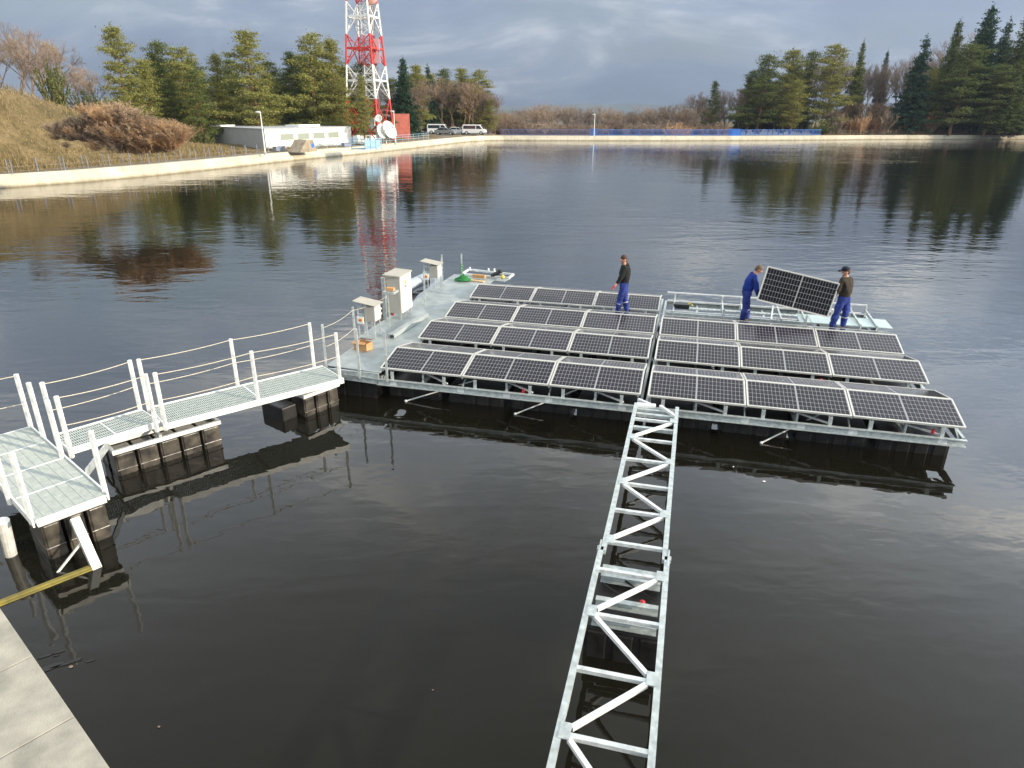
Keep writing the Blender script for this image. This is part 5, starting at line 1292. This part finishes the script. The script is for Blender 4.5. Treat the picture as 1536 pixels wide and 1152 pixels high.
for i in range(20):
    px = 190+i*18.5+rr0.uniform(-6, 6); plant('bpine' if i % 2 else 'pine', px, 98+rr0.uniform(-12, 28), 116+rr0.uniform(-3, 9), 'pine in the shaded second rank behind the sunlit pines', group='second rank of pines behind the building', wide=1.15)
G2 = 'conifers right of the mast'
for px, yt, Y, w_, k, lb in ((604, 88, 132, .9, 'spruce', 'pointed dark spruce just right of the mast'), (624, 100, 138, .8, 'pine', 'slender pine second right of the mast'), (641, 100, 160, .8, 'spruce', 'slender spruce third right of the mast'), (668, 106, 163, .8, 'bpine', 'dark pine behind the left parked van'),
        (693, 105, 165, .95, 'pine', 'bright pine behind the small parked white car'), (718, 107, 164, .9, 'pine', 'tufted pine at the right end of that grove'), (735, 150, 160, 1.1, 'pine', 'lowest pine at the right end of the grove'), (586, 120, 136, 1, 'bpine', 'dark pine seen through the right mast legs')):
    plant(k, px, yt, Y, lb, group=G2, wide=w_*1.15)
for i in range(12):
    plant('bpine' if i % 3 else 'pine', 608+i*11+rr0.uniform(-3, 3), 112+i*1.5+rr0.uniform(-6, 18), 168+rr0.uniform(0, 8), 'shaded pine in the second rank right of the mast', group='second rank of pines right of the mast', wide=1.1)
rr = random.Random(9)
for i in range(26):
    px = 612+i*5.2+rr.uniform(-3, 3); plant('brown' if i % 3 else 'bare', px, rr.uniform(112, 142)+max(0, (px-690))*.5, (134 if px < 632 else 160)+rr.uniform(-2, 6), 'bare brown tree in the sunlit thicket between mast and right van', group='bare trees in the sunlit thicket', wide=.85)
for i in range(10):
    px = 345+i*25+rr.uniform(-6, 6); plant('bare', px, rr.uniform(95, 125), 122+rr.uniform(0, 8), 'bare tree glimpsed between the pines behind the white building', group='bare trees behind the pines', wide=.9)
# bare trees on the hill, far left
for px, yt, lb in ((-14, 22, 'bare tall tree cut by the left edge of the photo'), (14, 26, 'tallest bare tree on the hilltop at far left'), (40, 34, 'bare hilltop tree second from the left'), (62, 66, 'shorter bare hilltop tree right of the tall ones'), (98, 92, 'low bare tree at the right end of the hilltop'), (122, 96, 'pale bare tree left of the first pine')):
    plant('bare', px, yt, 82+rr.uniform(-4, 6), lb, zb=5.6, group='bare trees on the hilltop', wide=.72)
for px, yt in ((-30, 30), (2, 60), (28, 70), (52, 52), (80, 100), (110, 110), (135, 108), (25, 40)):
    plant('brown' if px % 4 == 0 else 'bare', px, yt, 96+rr.uniform(-4, 6), 'slim bare tree in the second rank behind the hilltop', zb=4.5, group='second rank of bare hilltop trees', wide=1.)
plant('gbush', 68, 84, 76, 'dark green conifer-like bush among the hilltop trees', zb=5.2, wide=.55)
plant('gbush', 120, 122, 82, 'dense green bush left of the first pine', zb=4.0, wide=.9)
# brush on the hillside
hb = random.Random(12)
nb_ = 0
while nb_ < 100:
    px = min(258, 262-abs(hb.gauss(0, 78))); top_y = 130+max(0, px-90)*.27; bot_y = 216 if px < 120 else 226; yb = hb.uniform(top_y+22, bot_y)
    if px < 135 and hb.random() < .45: continue
    q = None
    for d_ in range(40, 110):
        q = aty(px, yb, d_*.9+10)
        if q.z <= hgt((q.x, q.y), min((q.xy-p_).length for p_ in SH)): break
    nb_ += 1
    plant('bush', px, yb-hb.uniform(11, 36)*(.55 if px < 125 else 1), q.y, 'orange-brown leafless brush covering the right flank of the hill', zb=q.z-.2, group='orange-brown brush on the hillside', wide=hb.uniform(1.1, 1.9), idx=(0, 0, 1, 0, 2)[nb_ % 5])
SLOPE = [(8, 214, 'small dark shrub low on the slope at the left edge'), (34, 206, 'pale twiggy shrub low on the grassy slope'), (66, 200, 'greyish twiggy shrub in the middle of the slope'), (88, 204, 'low brown shrub left of the reddish brush'), (52, 178, 'tiny shrub halfway up the grassy slope'), (100, 186, 'pale grey shrub at the left edge of the reddish brush')]
for px, yb, lb in SLOPE:
    for d_ in range(40, 110):
        q = aty(px, yb, d_*.9+10)
        best_ = min((q.xy-p_).length for p_ in SH)
        if q.z <= hgt((q.x, q.y), best_): break
    plant('bush', px, yb-13, q.y, lb, zb=q.z-.1, group='shrubs on the grassy slope', wide=1.5, idx=1+px % 2)
for i in range(46):
    px = hb.uniform(-4, 150); yb = hb.uniform(150+px*.2, 212)
    for d_ in range(40, 110):
        q = aty(px, yb, d_*.9+10)
        if q.z <= hgt((q.x, q.y), min((q.xy-p_).length for p_ in SH)): break
    plant('bush', px, yb-hb.uniform(8, 17), q.y, 'low grey-brown scrub scattered over the grassy slope', zb=q.z-.15, group='grey-brown scrub on the slope', wide=1.7, idx=2 if i % 3 else 1)
for px, yt in ((292, 192), (304, 196), (283, 200)): plant('gbush', px, yt, 90, 'low grey-green shrub beside the left end of the building', zb=1.0, group='shrubs left of the building', wide=1.2)
# middle background: bare crowns beyond the railing
G3 = 'bare trees beyond the blue railing'
for i in range(46):
    px = 742+i*7.6+rr.uniform(-4, 4); clump = 5*math.sin(px*.035)+3*math.sin(px*.11)
    brown = px < 850 and i % 2
    plant('brown' if (brown or i % 3 == 0) else 'bare', px, 158+clump*.9+rr.uniform(-4, 5), 186+rr.uniform(-8, 26), 'bare tree in the low belt beyond the blue railing', zb=-3.5, group=G3, wide=1.25)
for i in range(30):
    px = 745+i*11.5; plant('bush', px, 180+rr.uniform(-3, 4), 176+rr.uniform(-3, 8), 'leafless scrub right behind the blue railing', zb=-.5, group='scrub behind the blue railing', wide=1.6, idx=(0 if px > 1000 else 1) if i % 2 else 2)
# right bank
for i in range(16):
    px = 1050+i*9+rr.uniform(-4, 4); plant('bare' if i % 3 else 'brown', px, 140-(px-1050)*.16+rr.uniform(-6, 8), 182+rr.uniform(-4, 10), 'bare tree in the dark wood left of the right-hand pines', zb=0, group='bare trees left of the right-hand pines', wide=.9)
for i in range(30):
    px = 1205+i*8+rr.uniform(-4, 4); plant('bare', px, 80+rr.uniform(-6, 26), 188+rr.uniform(-3, 12), 'tall grey bare tree behind the right-hand conifers', zb=1, group='grey bare trees behind the right-hand conifers', wide=.55)
for i in range(22):
    px = 1235+i*10+rr.uniform(-4, 4); plant('brown', px, 150+rr.uniform(-8, 12), 178+rr.uniform(-2, 4), 'low brown leafless tree in the understorey of the right bank', zb=1, group='brown understorey trees on the right bank', wide=1.3)
for i in range(10):
    px = 1440+i*12+rr.uniform(-4, 4); plant('bare', px, 60+rr.uniform(-20, 20), 190+rr.uniform(-3, 12), 'bare tree seen through the dark spruces at far right', zb=1, group='bare trees through the dark spruces', wide=.7)
for px, yt, Y, w_, k, lb in ((1072, 124, 180, .62, 'bpine', 'lone pine with sparse tufts above the right end of the bare belt'), (1132, 108, 180, .9, 'bpine', 'dark pine leftmost of the right-hand grove'), (1150, 86, 176, 1.1, 'bpine', 'dark pine with orange tip in the right-hand grove'), (1191, 78, 179, 1.05, 'pine', 'tall pine above the bright low boughs'),
        (1196, 122, 172, 1.35, 'pine', 'low bright green pine with drooping boughs near the railing end'), (1221, 80, 182, .8, 'bpine', 'slim grey-green pine right of the tall one'), (1258, 70, 177, .95, 'pine', 'tall sunny pine with forked pale trunks'), (1296, 64, 184, .55, 'spruce', 'narrow pointed tree rising over the bare wood'),
        (1332, 78, 192, .45, 'spruce', 'faint thin conifer among the grey bare trees'), (1390, 58, 174, .95, 'spruce', 'dark green spruce with a clean cone shape'), (1402, 104, 178, .8, 'pine', 'small light pine right of the clean cone spruce'), (1440, 33, 180, .7, 'spruce', 'ragged spruce third from the right edge'),
        (1455, 70, 172, 1.2, 'bpine', 'wide shadowy conifer below the ragged spruce'), (1489, 12, 178, .95, 'spruce', 'tallest spruce near the right edge'), (1515, 34, 184, .8, 'spruce', 'spruce between the tallest and the right edge'), (1548, 20, 176, 1.0, 'spruce', 'spruce cut by the right edge of the photo'), (1575, 30, 172, 1, 'spruce', 'spruce just beyond the right edge'), (1500, 100, 170, 1.3, 'bpine', 'low dark conifer in front of the tallest spruce'), (1473, 45, 188, .8, 'spruce', 'spruce behind the left side of the tallest one'), (1531, 90, 170, 1.2, 'spruce', 'low dark spruce in the right corner wood')):
    plant(k, px, yt, Y, lb, group='conifers on the right bank', wide=w_*1.1)
for i in range(18):
    plant('bpine' if i % 3 else 'spruce', 1128+i*9+rr0.uniform(-3, 3) if i < 10 else 1380+(i-10)*20, 104+rr0.uniform(-6, 26), 188+rr0.uniform(0, 8), 'shaded conifer in the second rank on the right bank', group='second rank of conifers on the right bank', wide=1.1)
for i in range(9):
    px = 1262+i*17; plant('rust' if i % 2 else 'bush', px, 165+rr.uniform(-14, 14) if i % 2 == 0 else 160+rr.uniform(-6, 22), 174, 'rusty brown shrub on the right bank behind the shore', zb=1, group='rusty shrubs on the right bank', wide=.9)
for i in range(22):
    px = 1400+i*9; plant('gbush', px, 168+rr.uniform(-6, 6), 178, 'dark shrub in the shade under the spruces', zb=1, group='dark shrubs under the spruces', wide=1.2)
plant('gbush', 1225, 184, 168, 'dense dark evergreen shrub at the right end of the railing', zb=1, wide=1.5)
plant('gbush', 1240, 182, 169, 'wider evergreen shrub right of the railing end', zb=1, wide=1.7)
# far off wood band beyond the trees, one mass
m = MB(); rnd = random.Random(77)
for i in range(30000):
    a = rnd.uniform(-.62, .85); Yd = rnd.uniform(240, 420); x = math.tan(a)*Yd
    zt = 2.0+2.6*noise.noise(Vector((x*.03, Yd*.02, 0)))-(1.5 if -20 < x < 140 else -6); z = rnd.uniform(-8, zt)
    c = Vector((x, Yd, z)); s_ = rnd.uniform(.5, 1.3); d = Vector((rnd.gauss(0, .4), rnd.gauss(0, .4), 1)).normalized()*s_*1.6; b = Vector((rnd.uniform(-1, 1), rnd.uniform(-1, 1), 0))*.16
    m.v += [tuple(c-b), tuple(c+b), tuple(c+d)]; k = len(m.v); m.f.append((k-3, k-2, k-1)); m.m.append(0)
o = m.build('distant_wood', L_TWIG); tag(o, 'far-off leafless woodland filling the valley below the hills', 'wood', kind='stuff')
# dry grass along the left bank
m = MB(); rnd = random.Random(78)
pth = shore_path(lambda p: 38 < p.y < 135 and p.x < -8, 0)
for i in range(70000):
    j = rnd.randrange(len(pth)-1); f = rnd.random(); p = pth[j].lerp(pth[j+1], f); off = rnd.choice((rnd.uniform(3.7, 9), rnd.uniform(4, 24)))
    q = p+(p-CEN).normalized()*off
    if q.y > 85 and off > 5: continue
    z = hgt(q, off)-.03; s_ = rnd.uniform(.12, .42)*(1+1.1*(noise.noise(Vector((q.x*.3, q.y*.3, 0))) > .1)); d = Vector((rnd.gauss(0, .35), rnd.gauss(0, .35), 1)).normalized()*s_; b = Vector((rnd.uniform(-1, 1), rnd.uniform(-1, 1), 0))*.035
    c = Vector((q.x, q.y, z)); m.v += [tuple(c-b), tuple(c+b), tuple(c+d)]; k = len(m.v); m.f.append((k-3, k-2, k-1)); m.m.append(0)
o = m.build('dry_grass', L_DRY); tag(o, 'dry straw-coloured grass on the left bank and hill', 'grass', kind='stuff')
# unused prototypes must not stay at the origin
for lst in protos.values():
    for pr in lst:
        if pr.name+'_u' not in used:
            for ch in list(pr.children): bpy.data.objects.remove(ch)
            bpy.data.objects.remove(pr)
# air: far hills fade to blue
m = MB(); m.box((0, 600, 200), (6400, 6400, 520)); hz = m.build('haze', None); hz.data.materials.clear()
hmt = bpy.data.materials.new('air'); hmt.use_nodes = True; t_ = hmt.node_tree; t_.nodes.remove(t_.nodes['Principled BSDF'])
pv_ = t_.nodes.new('ShaderNodeVolumePrincipled'); pv_.inputs['Color'].default_value = (.62, .74, .95, 1); pv_.inputs['Density'].default_value = .00013; pv_.inputs['Anisotropy'].default_value = .2
t_.links.new(pv_.outputs[0], t_.nodes['Material Output'].inputs['Volume']); hz.data.materials.append(hmt); hz['kind'] = 'stuff'; hz['label'] = 'thin bluish air between the shore and the far hills'; hz['category'] = 'haze'
